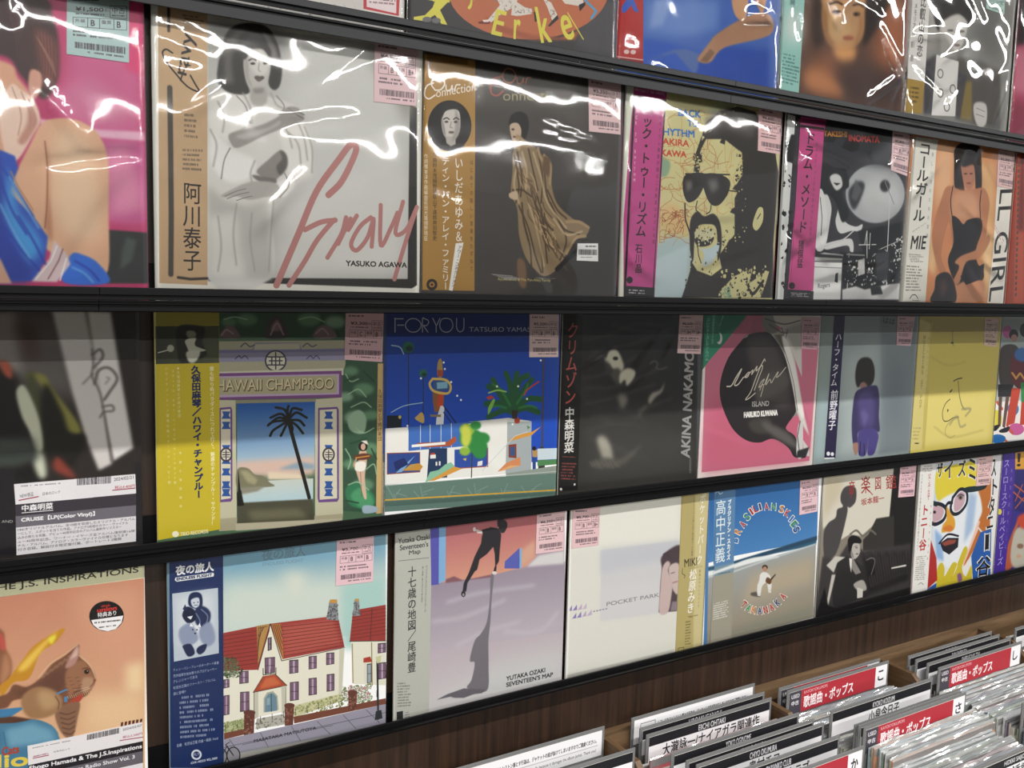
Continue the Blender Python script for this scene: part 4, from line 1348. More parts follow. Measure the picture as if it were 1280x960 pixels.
L|9dbecb|5.8|0|1|42,155 85,165 105,197
L|9dbecb|4.7|0|1|44,475 111,447 208,436
P|8f5a34|0|0|261,380 324,387 322,479 273,487 262,433
P|c8462c|0|0|294,386 320,387 315,478 284,455
P|d9dde2|0|0|305,456 326,457 323,549 281,552 283,519
P|3b5a8a|0|0|260,321 346,319 359,378 271,385
L|d9b45a|12|0|1|260,321 244,347 268,382 342,396 359,362 329,329 260,321
P|7db2c8|0|0|282,340 341,338 341,370 285,372
P|a8884a|0|1|286,242 306,227 314,307 286,308
P|c9a45a|0|1|180,498 203,483 217,505 213,537 169,513
P|a3482c|0|0|284,279 318,280 314,312 287,311
L|1a2440|5.8|0|0|322,457 393,547
L|1a2440|4.7|0|0|322,489 369,548
P|8a7a5a|0|0|249,496 308,499 308,512 249,507
P|e3e2dc|0|0|14,567 454,553 693,544 832,567 845,850 688,830 350,823 14,824
P|e9e8e2|0|0|20,578 693,553 701,826 23,819
P|a5aeb0|0|0|686,540 836,564 840,832 685,827
P|d9d9d3|0|0|454,545 693,537 836,562 733,561
P|3e6fc0|0|0|135,551 460,546 463,667 136,668
P|e8e6df|0|0|14,551 133,551 134,670 15,669
P|e8e6df|0|0|547,551 687,542 690,672 550,673
L|cfd6da|3.5|0|0|198,547 200,664
L|cfd6da|3.5|0|0|309,546 311,667
L|cfd6da|3.5|0|0|366,546 369,666
L|cfd6da|3.5|0|0|250,546 252,666
P|b5552f|0|0|148,644 193,632 347,637 388,612 397,635 365,660 240,658
P|f0efe8|0|0|153,639 335,637 335,650 153,652
P|2a4a94|0|0|26,672 196,680 198,776 27,772
L|8f4a3c|4.7|0|0|26,672 196,680 198,776 27,772 26,672
P|7aa8d4|0|0|70,771 183,684 171,694 104,768
P|1c2d6b|0|0|58,717 114,700 137,734 70,760
P|c98f34|0|0|104,763 149,735 195,733 214,751 201,769
P|7fb8a0|0|0|115,759 183,732 155,746
P|203a60|0|0|246,665 345,669 348,817 237,816
P|e9e6df|0|0|283,733 292,734 293,753 283,752
P|e9e6df|0|0|301,732 310,733 310,754 301,753
P|b8402f|0|0|253,687 278,687 279,697 253,697
P|e9e6df|0|0|253,697 283,697 284,716 253,715
P|2a50a8|0|0|386,680 577,686 579,781 388,776
L|b4553c|4.7|0|0|577,686 579,781 388,776
P|e8e6df|0|0|520,752 548,748 546,773 518,774
P|d9b45a|0|0|433,731 455,727 451,743
P|86c0a0|0|0|226,833 254,781 301,775 337,750 367,742 391,766 314,803
P|d99a3c|0|0|243,827 314,797 385,765 432,780 350,806 278,827
L|3a3f34|5.8|0|0|487,674 485,829
E|2f8a3f|3.6|480,629|68.6,4.6 1.1,48.6
E|2f8a3f|3.6|519,676|56.6,4.1 0.9,40.1
E|2f8a3f|3.6|543,634|44.2,3.0 0.8,31.2
E|8fb83c|3.6|455,584|43.2,2.7 0.7,30.8
E|2f8a3f|3.6|504,565|31.2,1.9 0.5,22.1
E|8fb83c|3.6|445,693|30.8,2.3 0.5,22.1
E|2f8a3f|3.6|532,711|37.8,2.9 0.6,26.8
P|c9d04a|5.8|1|430,560 467,574 480,629 457,672 425,648
L|1f5a34|30|2.2|1|725,510 677,418 574,370
L|1f5a34|30|2.2|1|725,510 701,374 674,307
L|1f5a34|30|2.2|1|725,510 727,387 738,309
L|1f5a34|30|2.2|1|725,510 780,400 831,345
L|1f5a34|30|2.2|1|725,510 808,446 888,450
L|1f5a34|30|2.2|1|725,510 678,463 563,458
L|1f5a34|30|2.2|1|725,510 796,491 877,518
L|1f5a34|30|2.2|1|725,510 666,496 578,525
L|1f5a34|30|2.2|1|725,510 753,354 804,322
L|1f5a34|30|2.2|1|725,510 651,428 598,338
L|2f7f3c|11|2.2|1|704,475 650,395 599,360
L|2f7f3c|11|2.2|1|743,466 793,400 806,367
L|2f7f3c|11|2.2|1|679,485 627,472 576,480
L|2f7f3c|11|2.2|1|757,489 822,481 863,494
P|7db54a|0|1|574,480 601,437 611,449 577,514
P|c4402f|0|0|560,424 587,417 611,429 575,438
L|c4402f|8.2|0|1|787,423 806,395 874,356
L|8fc05a|8.2|0|1|575,403 625,392 676,401
P|b5452f|0|1|732,544 758,540 762,566 735,567
P|3a2f25|0|0|711,498 750,500 745,545 719,544
L|4a4550|11|0|0|900,234 905,635 906,809
P|3d3a38|0|0|890,703 917,705 928,828 884,819
P|d9963c|0|0|690,660 748,630 840,619 896,594 841,636 748,653
P|d98a58|0|0|636,814 686,773 771,746 776,792 687,808
P|e0aa70|0|0|636,814 713,787 776,792
L|c9ced0|3.5|0|0|547,801 735,635 813,617
P|8d4030|0|0|699,678 746,676 749,752 701,744
P|36588a|0|0|708,690 736,690 738,738 711,736
P|2c4c94|0|0|847,746 868,748 871,843 850,841
P|b5915a|0|0|843,717 877,716 887,743 871,757 847,752
E|201a1c|0|856,708|12.2,0.9 0.4,11.6
P|c9d8e0|0|0|877,711 1004,717 1006,776 879,772
P|4f8a54|0|0|879,774 1006,777 1007,805 880,804
P|8f9a90|0|0|688,827 1008,811 1009,853 689,847
P|627f74|0|0|14,824 688,842 1009,853 1008,953 1010,1001 16,956
L|8aa398|2.9|0.72|0|25,830 71,909
L|8aa398|2.9|0.72|0|61,872 72,895
L|8aa398|2.9|0.72|0|96,850 73,881
L|8aa398|2.9|0.72|0|131,892 74,868
L|8aa398|2.9|0.72|0|167,869 214,922
L|8aa398|2.9|0.72|0|202,847 215,908
L|8aa398|2.9|0.72|0|239,889 216,894
L|8aa398|2.9|0.72|0|276,867 217,880
L|8aa398|2.9|0.72|0|313,910 362,935
L|8aa398|2.9|0.72|0|350,887 363,921
L|8aa398|2.9|0.72|0|387,864 364,906
L|8aa398|2.9|0.72|0|426,908 365,892
L|8aa398|2.9|0.72|0|464,885 515,948
L|8aa398|2.9|0.72|0|502,862 516,934
L|8aa398|2.9|0.72|0|542,906 517,919
L|8aa398|2.9|0.72|0|580,883 518,905
L|8aa398|2.9|0.72|0|621,927 673,962
L|8aa398|2.9|0.72|0|660,904 674,948
L|8aa398|2.9|0.72|0|700,880 675,933
L|8aa398|2.9|0.72|0|742,926 676,918
L|8aa398|2.9|0.72|0|782,902 838,977
L|8aa398|2.9|0.72|0|825,948 839,962
L|8aa398|2.9|0.72|0|866,924 840,947
L|8aa398|2.9|0.72|0|907,900 841,932
L|8aa398|2.9|0.72|0|951,946 1008,992
L|8aa398|2.9|0.72|0|993,922 1009,977
L|d9a52c|7|0|0|15,898 1008,945
P|4f6a60|1.4|0|15,905 1009,954 1009,971 15,930
L|b9c4bc|3.5|0|0|14,827 472,835 1009,843
E|f0f0ea|0|318,243|5.3,0.1 0.1,5.3
E|f0f0ea|0|325,275|5.3,0.1 0.1,5.3
E|f0f0ea|0|361,341|5.4,0.2 0.1,5.4
E|f0f0ea|0|396,410|5.4,0.2 0.1,5.4
E|f0f0ea|0|417,432|5.5,0.2 0.1,5.4
E|f0f0ea|0|748,376|5.9,0.2 0.2,5.6
E|f0f0ea|0|804,444|6.0,0.3 0.2,5.7
E|f0f0ea|0|197,317|5.2,0.2 0.1,5.3
E|f0f0ea|0|622,372|5.7,0.2 0.1,5.5
E|f0f0ea|0|720,572|5.9,0.3 0.2,5.7
E|f0f0ea|0|882,245|6.0,0.1 0.2,5.7
E|f0f0ea|0|129,545|5.1,0.3 0.1,5.3
P|5a8a5c|0|0|806,583 829,593 813,606
L|b9c0cc|4.7|0|0|58,27 59,93
L|b9c0cc|4.7|0|0|58,30 100,30
L|b9c0cc|4.7|0|0|72,60 103,60
L|b9c0cc|4.7|0|1|167,30 139,30 119,44 112,61 119,78 140,92 168,92 187,78 194,61 187,44 167,30
L|b9c0cc|4.7|0|1|202,94 201,30 213,30 230,37 233,50 221,63 207,63 231,94
L|b9c0cc|4.7|0|0|255,27 274,61 275,95
L|b9c0cc|4.7|0|0|294,27 277,61
L|b9c0cc|4.7|0|1|329,27 304,32 293,61 305,86 330,95 354,86 365,61 353,34 329,27
L|b9c0cc|4.7|0|1|385,27 386,74 402,93 420,87 426,69 425,27
T|b9c0cc|0|0|456.0,93.4 916.9,95.9 455.5,69.8|TATSURO YAMASHITA
S|dfb7b4|5,500|B|B|805,-1 986,2 990,230 809,227
@crim
P|211f1e|92|0|122,13 994,10 997,575 141,509
P|454340|92|0|130,552 970,644 981,956 145,927
L|484644|8.9|9.2|1|140,141 326,111 491,56 694,68
L|484644|8.9|9.2|1|195,207 468,167 754,79
L|484644|8.9|9.2|1|324,56 464,89 756,113
L|484644|8.9|9.2|1|135,346 282,329 500,234
L|484644|8.9|9.2|1|154,488 342,463 652,397
L|484644|8.9|9.2|1|373,520 516,573 606,623
L|484644|8.9|9.2|1|160,641 349,608 577,633
L|484644|8.9|9.2|1|221,822 414,815 582,725
L|484644|8.9|9.2|1|171,250 223,229 415,233
L|484644|8.9|9.2|1|150,401 381,398 648,317
L|484644|8.9|9.2|1|210,556 487,548 776,482
P|b7b49f|7.6|1|284,241 316,192 364,188 394,232 418,288 398,321 349,308 300,274
P|4a463e|7.6|1|322,319 376,298 399,332 380,387 395,410 337,352
P|b7b49f|6.1|1|398,321 446,300 497,318 491,357 444,400 428,366 394,387 386,354
P|1f1d1c|6.1|1|274,208 289,181 329,176 400,199 425,288 401,232 358,196 310,203 289,241
E|1d1b1a|3.1|357,245|18.0,0.4 0.5,9.9
L|2a2724|6.4|4.6|1|313,275 335,308 329,324
P|38342e|9.2|1|281,263 313,275 323,330 295,318
P|77736a|12|1|383,454 425,444 455,479 422,528 393,499
P|8f8b80|7.6|1|599,486 626,447 684,432 718,387 699,444 656,471 614,509
P|5a574f|9.2|0|522,550 585,508 600,520 545,574
P|9f9b8d|12|1|249,680 296,672 340,720 365,811 310,818 273,759
P|595650|11|1|207,821 302,795 428,805 568,735 444,840 290,850
L|6b6862|6.4|4.6|1|603,281 631,265 661,283 648,305 685,312 729,302
L|6b6860|3.8|3.1|0|207,810 229,840
L|6b6860|3.8|3.1|0|226,805 249,846
L|6b6860|3.8|3.1|0|245,800 270,852
L|6b6860|3.8|3.1|0|264,815 291,858
L|6b6860|3.8|3.1|0|283,809 311,846
L|6b6860|3.8|3.1|0|302,804 332,853
L|6b6860|3.8|3.1|0|322,819 353,859
L|6b6860|3.8|3.1|0|341,814 374,865
L|6b6860|3.8|3.1|0|361,809 395,853
L|6b6860|3.8|3.1|0|381,824 416,860
T|9b9a97|6|0|931.9,842.0 927.8,149.3 864.6,832.0|AKINA NAKAMORI
T|8f8e8b|0|0|950.0,935.6 946.2,845.5 934.2,934.3|CRIMSON
P|1c1b1b|0|0|-8,3 128,3 130,958 7,952
L|9a9894|6.4|0|0|15,1 121,3
V|b5564f|2|65.5,45.1 59.0,488.6|78|クリムゾン
V|d9d6d0|3|59.5,499.4 63.6,749.3|65|中森明菜
N|9d4a45|6|21,795 116,805 117,907 14,893
N|b5504a|1|22,762 105,771 104,780 23,771
E|cfccc6|0|19,943|7.8,0.8 0.3,7.7
P|cfccc6|0|0|102,919 114,920 113,932 101,931
P|4a4d50|3.1|0|958,231 971,10 981,10 1013,965 993,963
S|d7a8a8|6,600|B+|B+|805,-1 986,1 979,232 799,224
@moon
P|cc7088|0|0|22,4 352,3 994,12 970,944 37,939
P|c9617c|50|0|78,481 934,517 970,944 41,936
P|cfcbc2|1.7|0|360,3 994,12 945,541 856,396 666,93 468,2
P|c27082|0|0|383,3 476,2 482,81 413,103 389,80
P|cc7088|1.7|0|836,198 994,209 974,686 948,684 868,538
P|8f8c86|3.3|0|476,2 563,2 637,138 756,393 842,631 793,652 732,509 559,160 481,69
P|d2cec6|4.2|0|541,137 665,81 780,278 872,585 956,780 863,679 784,534 645,229
P|a9a59d|10|0|666,93 827,47 841,209 775,220
L|5f5c58|6.7|1.7|1|501,25 664,58 810,35
L|5f5c58|6.7|1.7|1|535,58 635,104 701,116
L|5f5c58|6.7|1.7|1|649,81 730,277 797,488
L|5f5c58|6.7|1.7|1|699,93 688,161
P|2b2426|0.83|1|310,157 353,124 460,108 556,120 678,241 758,417 813,582 808,629 739,702 750,732 820,771 877,859 934,917 831,909 776,851 689,798 606,775 511,792 399,772 286,703 204,597 155,484 159,374 211,255
P|4d4644|25|1|356,158 541,137 683,310 769,557 639,574 502,465 397,303
P|5f5a55|25|0|418,383 719,346 759,440 462,565
P|43403a|10|1|406,653 579,640 586,733 458,725
P|6b6558|6.7|0|572,120 668,115 746,277 677,230
P|5f5a56|12|1|517,660 751,743 860,857 621,758
P|e6e3dc|4.2|1|654,138 704,161 782,313 847,490 893,634 878,657 829,583 767,428 705,276
L|3a3638|4|0.83|1|620,126 713,276 786,441 831,607
P|c9c7c4|1.7|1|842,737 863,679 890,705 899,908 847,898
P|c9c7c4|1.7|0|898,800 964,865 968,913 912,909
P|2d2b2d|2.5|0|853,869 963,853 934,917 848,914
L|2d2b2d|6.7|0.83|0|863,679 845,773 870,870
P|b9b6b2|1.7|0|309,146 368,119 354,136
L|e6dcc8|8.1|0|1|208,431 245,427 280,378 322,329 295,379 270,422 298,423 341,380
L|e6dcc8|6.7|0|1|348,380 370,359 388,350 379,376 356,381 388,359 418,338 409,365 431,340 452,316 446,344 476,322 498,292 512,272 518,286
L|e6dcc8|6.7|0|1|439,462 473,384 500,323 484,317 449,384 409,472 369,516 396,511 448,480
L|e6dcc8|5.4|0|1|487,464 507,419 521,397 495,413 477,447 516,431 497,504
L|e6dcc8|5.4|0|1|524,431 558,364 535,432 569,399 582,422 608,389 638,355 625,389 656,373 704,328
T|d5d0cb|1|0|427.9,563.7 573.6,565.1 425.6,531.9|ISLAND
T|e9e5e0|4|0|364.2,628.4 652.7,628.0 361.8,594.4|HARUKO KUWANA
P|2d8a6a|0|0|-7,-1 345,1 273,69 175,167 64,263 3,326 0,154
P|20785a|8.3|0|91,4 345,3 273,69 142,112
E|dfe6dc|0|127,142|23.5,0.2 2.3,34.8
E|2d8a6a|0|114,134|19.1,0.2 1.9,29.3
V|cfe0d4|0|74.0,4.0 73.3,176.4|20|日本盤発売中アナログ
V|cfe0d4|0|28.8,20.2 36.0,273.0|29|コレクターズＬＰアルバム
V|cfe0d4|0|150.0,5.8 124.8,68.6|12|最高の音
S|c98a98|5,500|B|B|821,15 994,21 978,223 828,215
@half
P|7b8589|11|0|578,-6 983,-1 992,949 657,955 637,398
P|a8b3b2|53|0|250,271 595,159 639,954 261,949
P|6f7880|66|0|718,280 903,406 887,799 700,641
P|8d9a95|4|0|-11,-3 122,-4 115,949 -11,950
P|9fb4b6|33|0|-1,493 134,498 115,949 -3,951
P|2a2622|4|1|382,461 366,390 385,309 444,281 517,294 560,360 559,443 509,483 463,476 443,451 410,480
P|9c7268|4|1|418,468 460,446 499,477 457,505
P|3d3563|2.6|1|378,520 446,487 562,473 610,493 635,590 639,687 659,785 632,795 584,780 439,783 437,855 390,863 364,743 362,625
P|544a82|18|1|415,533 539,514 588,636 582,756 454,748 427,652
P|6a5f9c|13|0|445,653 478,631 538,681 490,750
P|4e4488|2.6|1|456,772 583,768 647,814 641,881 611,949 546,944 544,838 528,945 455,940 434,819
P|a87a66|2.6|1|393,858 438,861 443,915 423,943 393,899
L|29262b|8.8|0|0|465,856 464,943
L|29262b|8.8|0|0|502,871 513,947
P|271f45|0|0|122,-1 228,1 217,945 110,937 117,497
P|e6e6ea|0|0|110,934 208,940 209,948 111,944
V|e9e9ee|1|177.1,115.6 156.1,464.5|65|ハーフ・タイム
V|e9e9ee|2|170.2,488.0 163.6,754.2|76|前野曜子
E|e9e9ee|0|145,910|17.2,1.3 1.3,14.1
E|e9e9ee|0|185,916|15.6,1.2 1.2,13.0
T|3a3a40|1|0|616.3,50.9 741.9,62.8 619.6,11.9|はは
S|d29aa4|4,400|B|B|764,3 955,7 929,211 772,203
@yellow
P|e2d072|31|0|67,560 966,571 972,954 -8,950
P|b8a548|26|0|5,17 981,15 999,146 19,139
P|e4d88c|5.1|0|171,590 151,943 -18,949 -1,657
P|d9c978|4.1|0|-24,17 129,54 136,289 153,955 -18,949
P|c9b75a|2.1|0|129,54 158,41 119,663 132,954 163,956 165,539
V|8f8136|1|68.3,133.3 78.9,660.8|32|ＭＯＩＣＨＩＮＳ　ＳＴ　ＰＯＰ
V|a39548|0|118.9,139.8 124.9,537.7|18|やさしいニュアンス
N|a59a58|4|13,782 103,788 105,889 14,882
E|5a5330|0|67,906|28.3,2.0 0.6,5.1
L|3c3a2c|8.3|0|1|452,474 499,460 552,455
L|5a563a|6.6|1|1|507,475 535,580 577,659 625,694
P|3c3a2c|0|0|412,562 418,543 450,531 436,550
L|3c3a2c|6.6|0|1|425,605 373,637 345,699 366,758 420,765 481,745 545,742
L|9a9048|5|1|1|546,749 462,764 404,806 399,857 457,893 519,877
P|3c3a2c|0|0|398,677 420,684 406,703
L|a39a6a|15|5.1|1|581,686 690,691 631,740
L|a39a6a|13|5.1|1|445,795 522,735 576,816 640,806
L|7a7a60|6.6|2.1|1|397,104 399,167 420,218
E|55573a|2.1|400,195|16.8,0.2 0.9,7.6
L|b0a050|6.6|6.2|1|156,289 370,357 580,336
L|b0a050|6.6|6.2|1|257,797 477,888 869,860
S|d8ab93|3,800|A|B|774,12 958,15 954,232 790,220
@dots
P|9aa6a2|11|0|-7,14 297,14 340,312 11,306
P|eee9e4|2.3|0|-33,652 791,661 841,978 -27,955
E|c45a9a|0|77,120|65.1,0.4 6.7,48.0
E|e0d23c|0|20,789|79.3,4.4 10.2,75.0
E|2a6fb4|0|63,941|106.1,7.1 4.9,35.8
E|cf5a9a|0|303,881|109.8,6.8 6.8,47.5
E|2a7fc0|0|237,719|77.0,3.8 7.5,52.5
E|e0d23c|0|409,783|49.3,2.7 8.2,56.1
L|cf5a3a|22|0|0|13,654 90,711
L|cf5a3a|22|0|0|180,852 259,912
L|cf5a3a|22|0|0|171,962 251,1022
P|4b4340|2.3|1|3,253 113,214 235,243 227,351 208,554 67,548 6,439
P|2d2a2a|2.3|0|6,519 204,526 194,621 19,614
P|6b4a40|0|0|30,614 77,616 85,847 50,845
P|6b4a40|0|0|123,618 171,620 146,864 109,848
E|26201f|0|161,141|61.2,0.4 5.7,40.2
E|b58a78|0|172,168|42.4,0.4 4.2,29.6
P|221f22|0|1|-19,841 72,832 42,871 -15,875
P|221f22|0|1|77,874 204,854 186,894 92,895
P|c9452f|0|0|196,553 316,558 271,830 156,851
P|c9452f|0|0|340,559 524,566 569,862 346,849
E|6b2f34|0|294,407|145.6,3.9 22.9,157.9
E|3f6fae|6.9|302,298|108.9,2.0 7.9,54.6
T|d9a04a|4|0|175.0,484.6 768.9,518.2 167.3,430.3|WINS
P|3a8a4a|0|0|310,516 516,510 541,678 339,669
E|2a2424|0|311,108|72.3,0.3 7.9,54.2
@cats
G|c88468|e3b488|0|60,-231 999,28 986,1093 18,811|629,96 653,782
P|d99c7c|43|0|710,108 997,115 988,668 804,334
P|e9c193|29|0|766,558 990,588 987,758 762,712
P|efcf9f|18|0|921,454 992,459 990,588 919,572
P|ecebbf|0|0|54,-98 999,32 998,92 474,89 47,88
T|3d3a34|1|0|429.5,70.9 976.0,71.3 430.4,38.7|THE J.S. INSPIRATIONS
P|8f5a3c|4.3|1|324,136 471,216 484,291 505,351 503,406 479,447 314,439
P|c9524a|3.6|1|470,229 486,273 483,310 468,288
P|b9805c|7.2|1|483,319 503,369 496,414 464,444
P|c98a20|1.4|1|464,449 495,423 544,359 592,303 694,254 664,307 607,343 565,438 510,445 470,492
P|ecc04a|5.8|1|527,392 592,322 673,262 624,318 558,399
P|e6d83a|3.6|1|637,288 665,279 648,314
P|7c4f38|2.9|1|463,490 510,454 556,473 605,446 646,398 695,370 745,334 746,380 785,436 805,493 783,542 766,558 732,569 682,587 651,532 620,487 579,516 508,519 461,545 240,494 242,440
P|6b4434|10|1|509,482 580,478 637,434 694,417 701,467 659,534 555,520
P|9c6a4c|4.3|1|702,429 752,401 785,446 800,497 779,531 741,514 708,545 693,484
P|b58a6a|4.3|1|759,479 801,493 783,537 753,536
P|b5857a|2.9|1|694,422 720,365 744,334 744,380 727,415
P|d9b4a8|3.6|0|711,392 741,341 740,379
E|2b1c18|1.4|772,455|9.2,1.9 -0.2,9.6
L|5c3424|3.4|1.4|1|756,440 772,438 785,450
E|8f4a3a|0.72|801,498|5.0,1.1 -0.1,4.8
L|5c3424|2.5|0.72|1|783,523 796,511 800,502
L|c9a080|1.4|0.43|0|601,445 609,436
L|c9a080|1.4|0.43|0|606,447 614,438
L|c9a080|1.4|0.43|0|612,449 620,440
L|c9a080|1.4|0.43|0|618,435 626,425
L|c9a080|1.4|0.43|0|623,437 632,427
L|c9a080|1.4|0.43|0|629,439 637,429
L|c9a080|1.4|0.43|0|635,424 643,415
L|c9a080|1.4|0.43|0|640,426 649,417
L|c9a080|1.4|0.43|0|646,428 654,419
L|c9a080|1.4|0.43|0|652,414 660,404
L|c9a080|1.4|0.43|0|658,416 666,406
L|c9a080|1.4|0.43|0|663,418 672,408
L|c9a080|1.4|0.43|0|669,403 678,393
L|c9a080|1.4|0.43|0|675,405 683,395
L|c9a080|1.4|0.43|0|681,407 689,397
L|c9a080|1.4|0.43|0|687,392 695,382
L|c9a080|1.4|0.43|0|692,394 701,385
L|c9a080|1.4|0.43|0|698,396 706,387
L|c9a080|1.4|0.43|0|704,381 712,372
L|c9a080|1.4|0.43|0|710,383 718,374
L|c9a080|1.4|0.43|0|715,386 724,376
L|c9a080|1.4|0.43|0|721,371 730,361
L|c9a080|1.4|0.43|0|727,373 736,363
L|c9a080|1.4|0.43|0|733,375 741,365
L|c9a080|1.4|0.43|0|739,360 748,350
L|c9a080|1.4|0.43|0|745,362 753,352
L|5f3a2a|1.7|0.58|0|645,455 657,454
L|5f3a2a|1.7|0.58|0|650,471 663,470
L|5f3a2a|1.7|0.58|0|655,487 668,486
L|5f3a2a|1.7|0.58|0|660,504 673,503
L|5f3a2a|1.7|0.58|0|666,520 679,519
L|5f3a2a|1.7|0.58|0|673,461 686,460
L|5f3a2a|1.7|0.58|0|678,477 691,476
L|5f3a2a|1.7|0.58|0|683,493 697,492
L|5f3a2a|1.7|0.58|0|689,510 702,509
L|5f3a2a|1.7|0.58|0|694,526 707,525
L|5f3a2a|1.7|0.58|0|701,467 714,466
L|5f3a2a|1.7|0.58|0|707,483 720,482
L|5f3a2a|1.7|0.58|0|712,500 725,499
L|5f3a2a|1.7|0.58|0|717,516 731,515
L|5f3a2a|1.7|0.58|0|723,533 736,532
L|5f3a2a|1.7|0.58|0|730,473 743,472
L|5f3a2a|1.7|0.58|0|735,489 749,488
L|5f3a2a|1.7|0.58|0|741,506 754,505
L|e0bd98|1.4|0.36|0|699,543 704,555
L|e0bd98|1.4|0.36|0|707,543 712,555
L|e0bd98|1.4|0.36|0|714,542 719,555
L|e0bd98|1.4|0.36|0|722,542 726,555
L|e0bd98|1.4|0.36|0|729,542 734,554
L|e0bd98|1.4|0.36|0|737,541 741,554
L|e0bd98|1.4|0.36|0|744,541 749,554
L|e0bd98|1.4|0.36|0|752,541 756,554
L|e0bd98|1.4|0.36|0|759,541 764,553
L|e0bd98|1.4|0.36|0|767,540 771,553
L|e0bd98|1.4|0.36|0|774,540 779,553
L|e0bd98|1.4|0.36|0|782,540 787,553
L|f0dcc4|1|0|0|779,522 725,524
L|f0dcc4|1|0|0|781,527 728,540
E|0f0a08|0|773,456|5.0,1.0 -0.1,5.8
E|e8e0d8|0|775,453|1.7,0.3 -0.0,1.9
L|e0b890|3.4|1.4|1|597,444 642,393 695,365 741,333
L|e8c8a0|2.5|1.4|1|746,380 785,431 805,489
P|b8412f|1.4|1|678,586 724,558 753,545 748,573 707,592 674,599
P|8a6249|2.9|1|657,591 740,576 734,647 716,720 695,725 664,669
L|5f3f30|4.2|1.4|1|669,608 698,621 727,615
L|5f3f30|4.2|1.4|1|672,630 700,643 725,636
L|5f3f30|4.2|1.4|1|675,651 702,665 724,656
L|5f3f30|4.2|1.4|1|677,673 704,686 723,678
L|5f3f30|4.2|1.4|1|680,695 706,708 722,699
P|a07650|3.6|1|540,507 588,480 643,502 679,548 670,594 624,616 569,608 538,563
P|bb9468|10|1|595,501 651,522 662,573 609,580
L|6b4a34|3.4|1.4|1|655,533 668,564 664,592
L|4f86b4|7.6|0|0|663,525 696,515
P|4f86b4|0|0|687,545 699,543 699,567 687,567
P|3f7fae|1.4|0|311,529 535,553 538,563 475,595 310,565
P|5b3a2c|2.9|0|310,565 506,584 576,614 616,638 309,601
P|477d9e|1.4|1|237,583 506,612 576,614 632,647 659,687 674,739 773,1011 227,853
P|6ea3bd|10|0|474,632 568,627 639,673 654,724 487,710
L|3a6a8a|3.4|0.72|0|470,640 485,776
T|b4452f|3|0|463.1,737.2 520.8,739.9 464.1,704.6|Cats
T|e6c94a|5|0|446.3,784.4 549.2,800.6 447.8,733.2|lio
P|5a2f28|0.72|0|899,706 903,722 906,720
P|5a2a28|0|0|898,704 907,704 904,723 896,723
P|5a2a28|0|0|913,705 922,705 919,724 910,724
P|5a2a28|0|0|927,705 937,705 934,725 925,725
P|5a2a28|0|0|942,706 952,706 949,725 940,725
P|5a2a28|0|0|957,706 967,707 964,726 955,726
P|5a2a28|0|0|973,707 982,707 979,727 970,726
E|171314|0|852,232|65.0,11.3 -1.3,64.4
P|f2eff0|0|0|793,238 915,240 907,271 885,293 855,297 822,284 801,261
T|c8302c|4|0|817.3,209.7 889.5,210.5 817.6,194.4|union
T|c8302c|1|0|832.0,191.1 867.6,191.4 832.2,181.6|disk
T|f2eff0|1|0|817.7,232.7 887.4,233.3 818.1,211.7|特典あり
N|2b2628|1|806,246 903,252 903,265 805,259
N|2b2628|1|822,270 886,272 886,283 822,281
P|e9e4e6|0|0|551,719 980,721 982,807 552,801
B|3a3538|768,726 888,725 887,749 767,749
T|57525a|0|0|903.1,742.1 978.3,740.4 903.3,732.2|2024/02/07
T|a8304a|0|0|902.5,776.9 979.5,778.0 902.7,764.9|税込3,300円
L|a02a44|3.4|0|0|892,782 982,789
N|8f3a50|1|568,765 625,765 624,774 568,774
L|a02a44|3.4|0|0|570,776 625,777
N|6f6870|1|569,730 703,732 703,739 569,736
T|57525a|0|0|644.9,772.1 702.4,773.4 645.0,764.4|日本のロック
P|2b272d|0|0|552,801 982,807 982,851 553,847
T|f4f2f4|2|0|554.8,828.8 976.6,841.9 555.4,806.1|Shogo Hamada & The J.S.Inspirations
P|6a666e|0|0|553,847 982,851 981,904 551,897
T|f4f2f4|1|0|553.6,872.6 947.5,880.7 554.2,851.6|The J.S.Inspirations Radio Show Vol. 3
P|e6e2e6|0|0|551,897 981,904 979,1050 550,966
N|55505a|5|561,911 975,917 974,1028 559,959
@endless
G|5f98b4|c4d4ce|0|-6,-103 990,19 996,549 -12,360|259,-24 257,269
P|78a9c2|30|0|231,7 990,32 992,134 230,112
P|cdd9cf|37|0|230,170 778,243 780,445 228,382
P|a9cfc8|19|0|772,255 993,250 997,615 774,571
P|dfe0cf|30|0|486,149 605,179 557,282
T|6d8fa0|2|0|398.9,86.6 598.8,92.8 399.1,35.4|夜の旅人
T|6f8d9c|0|0|402.2,110.9 586.8,118.0 402.3,95.4|ENDLESS FLIGHT
P|a03a34|0|0|228,391 433,385 698,400 757,421 787,564 485,564 403,572 380,592 227,566
P|b9564a|10|0|485,405 729,411 774,546 497,554
L|6f2c2b|3|0|0|483,410 759,429
L|6f2c2b|3|0|0|231,406 406,408
L|6f2c2b|3|0|0|484,428 762,445
L|6f2c2b|3|0|0|231,424 403,427
L|6f2c2b|3|0|0|485,445 764,460
L|6f2c2b|3|0|0|231,442 401,446
L|6f2c2b|3|0|0|486,462 767,476
L|6f2c2b|3|0|0|231,459 399,465
L|6f2c2b|3|0|0|488,480 770,492
L|6f2c2b|3|0|0|231,477 396,484
L|6f2c2b|3|0|0|489,497 772,507
L|6f2c2b|3|0|0|231,495 394,503
L|6f2c2b|3|0|0|490,515 775,523
L|6f2c2b|3|0|0|231,513 391,522
L|6f2c2b|3|0|0|491,532 778,539
L|6f2c2b|3|0|0|230,531 389,541
L|6f2c2b|3|0|0|492,550 780,555
L|6f2c2b|3|0|0|230,549 387,560
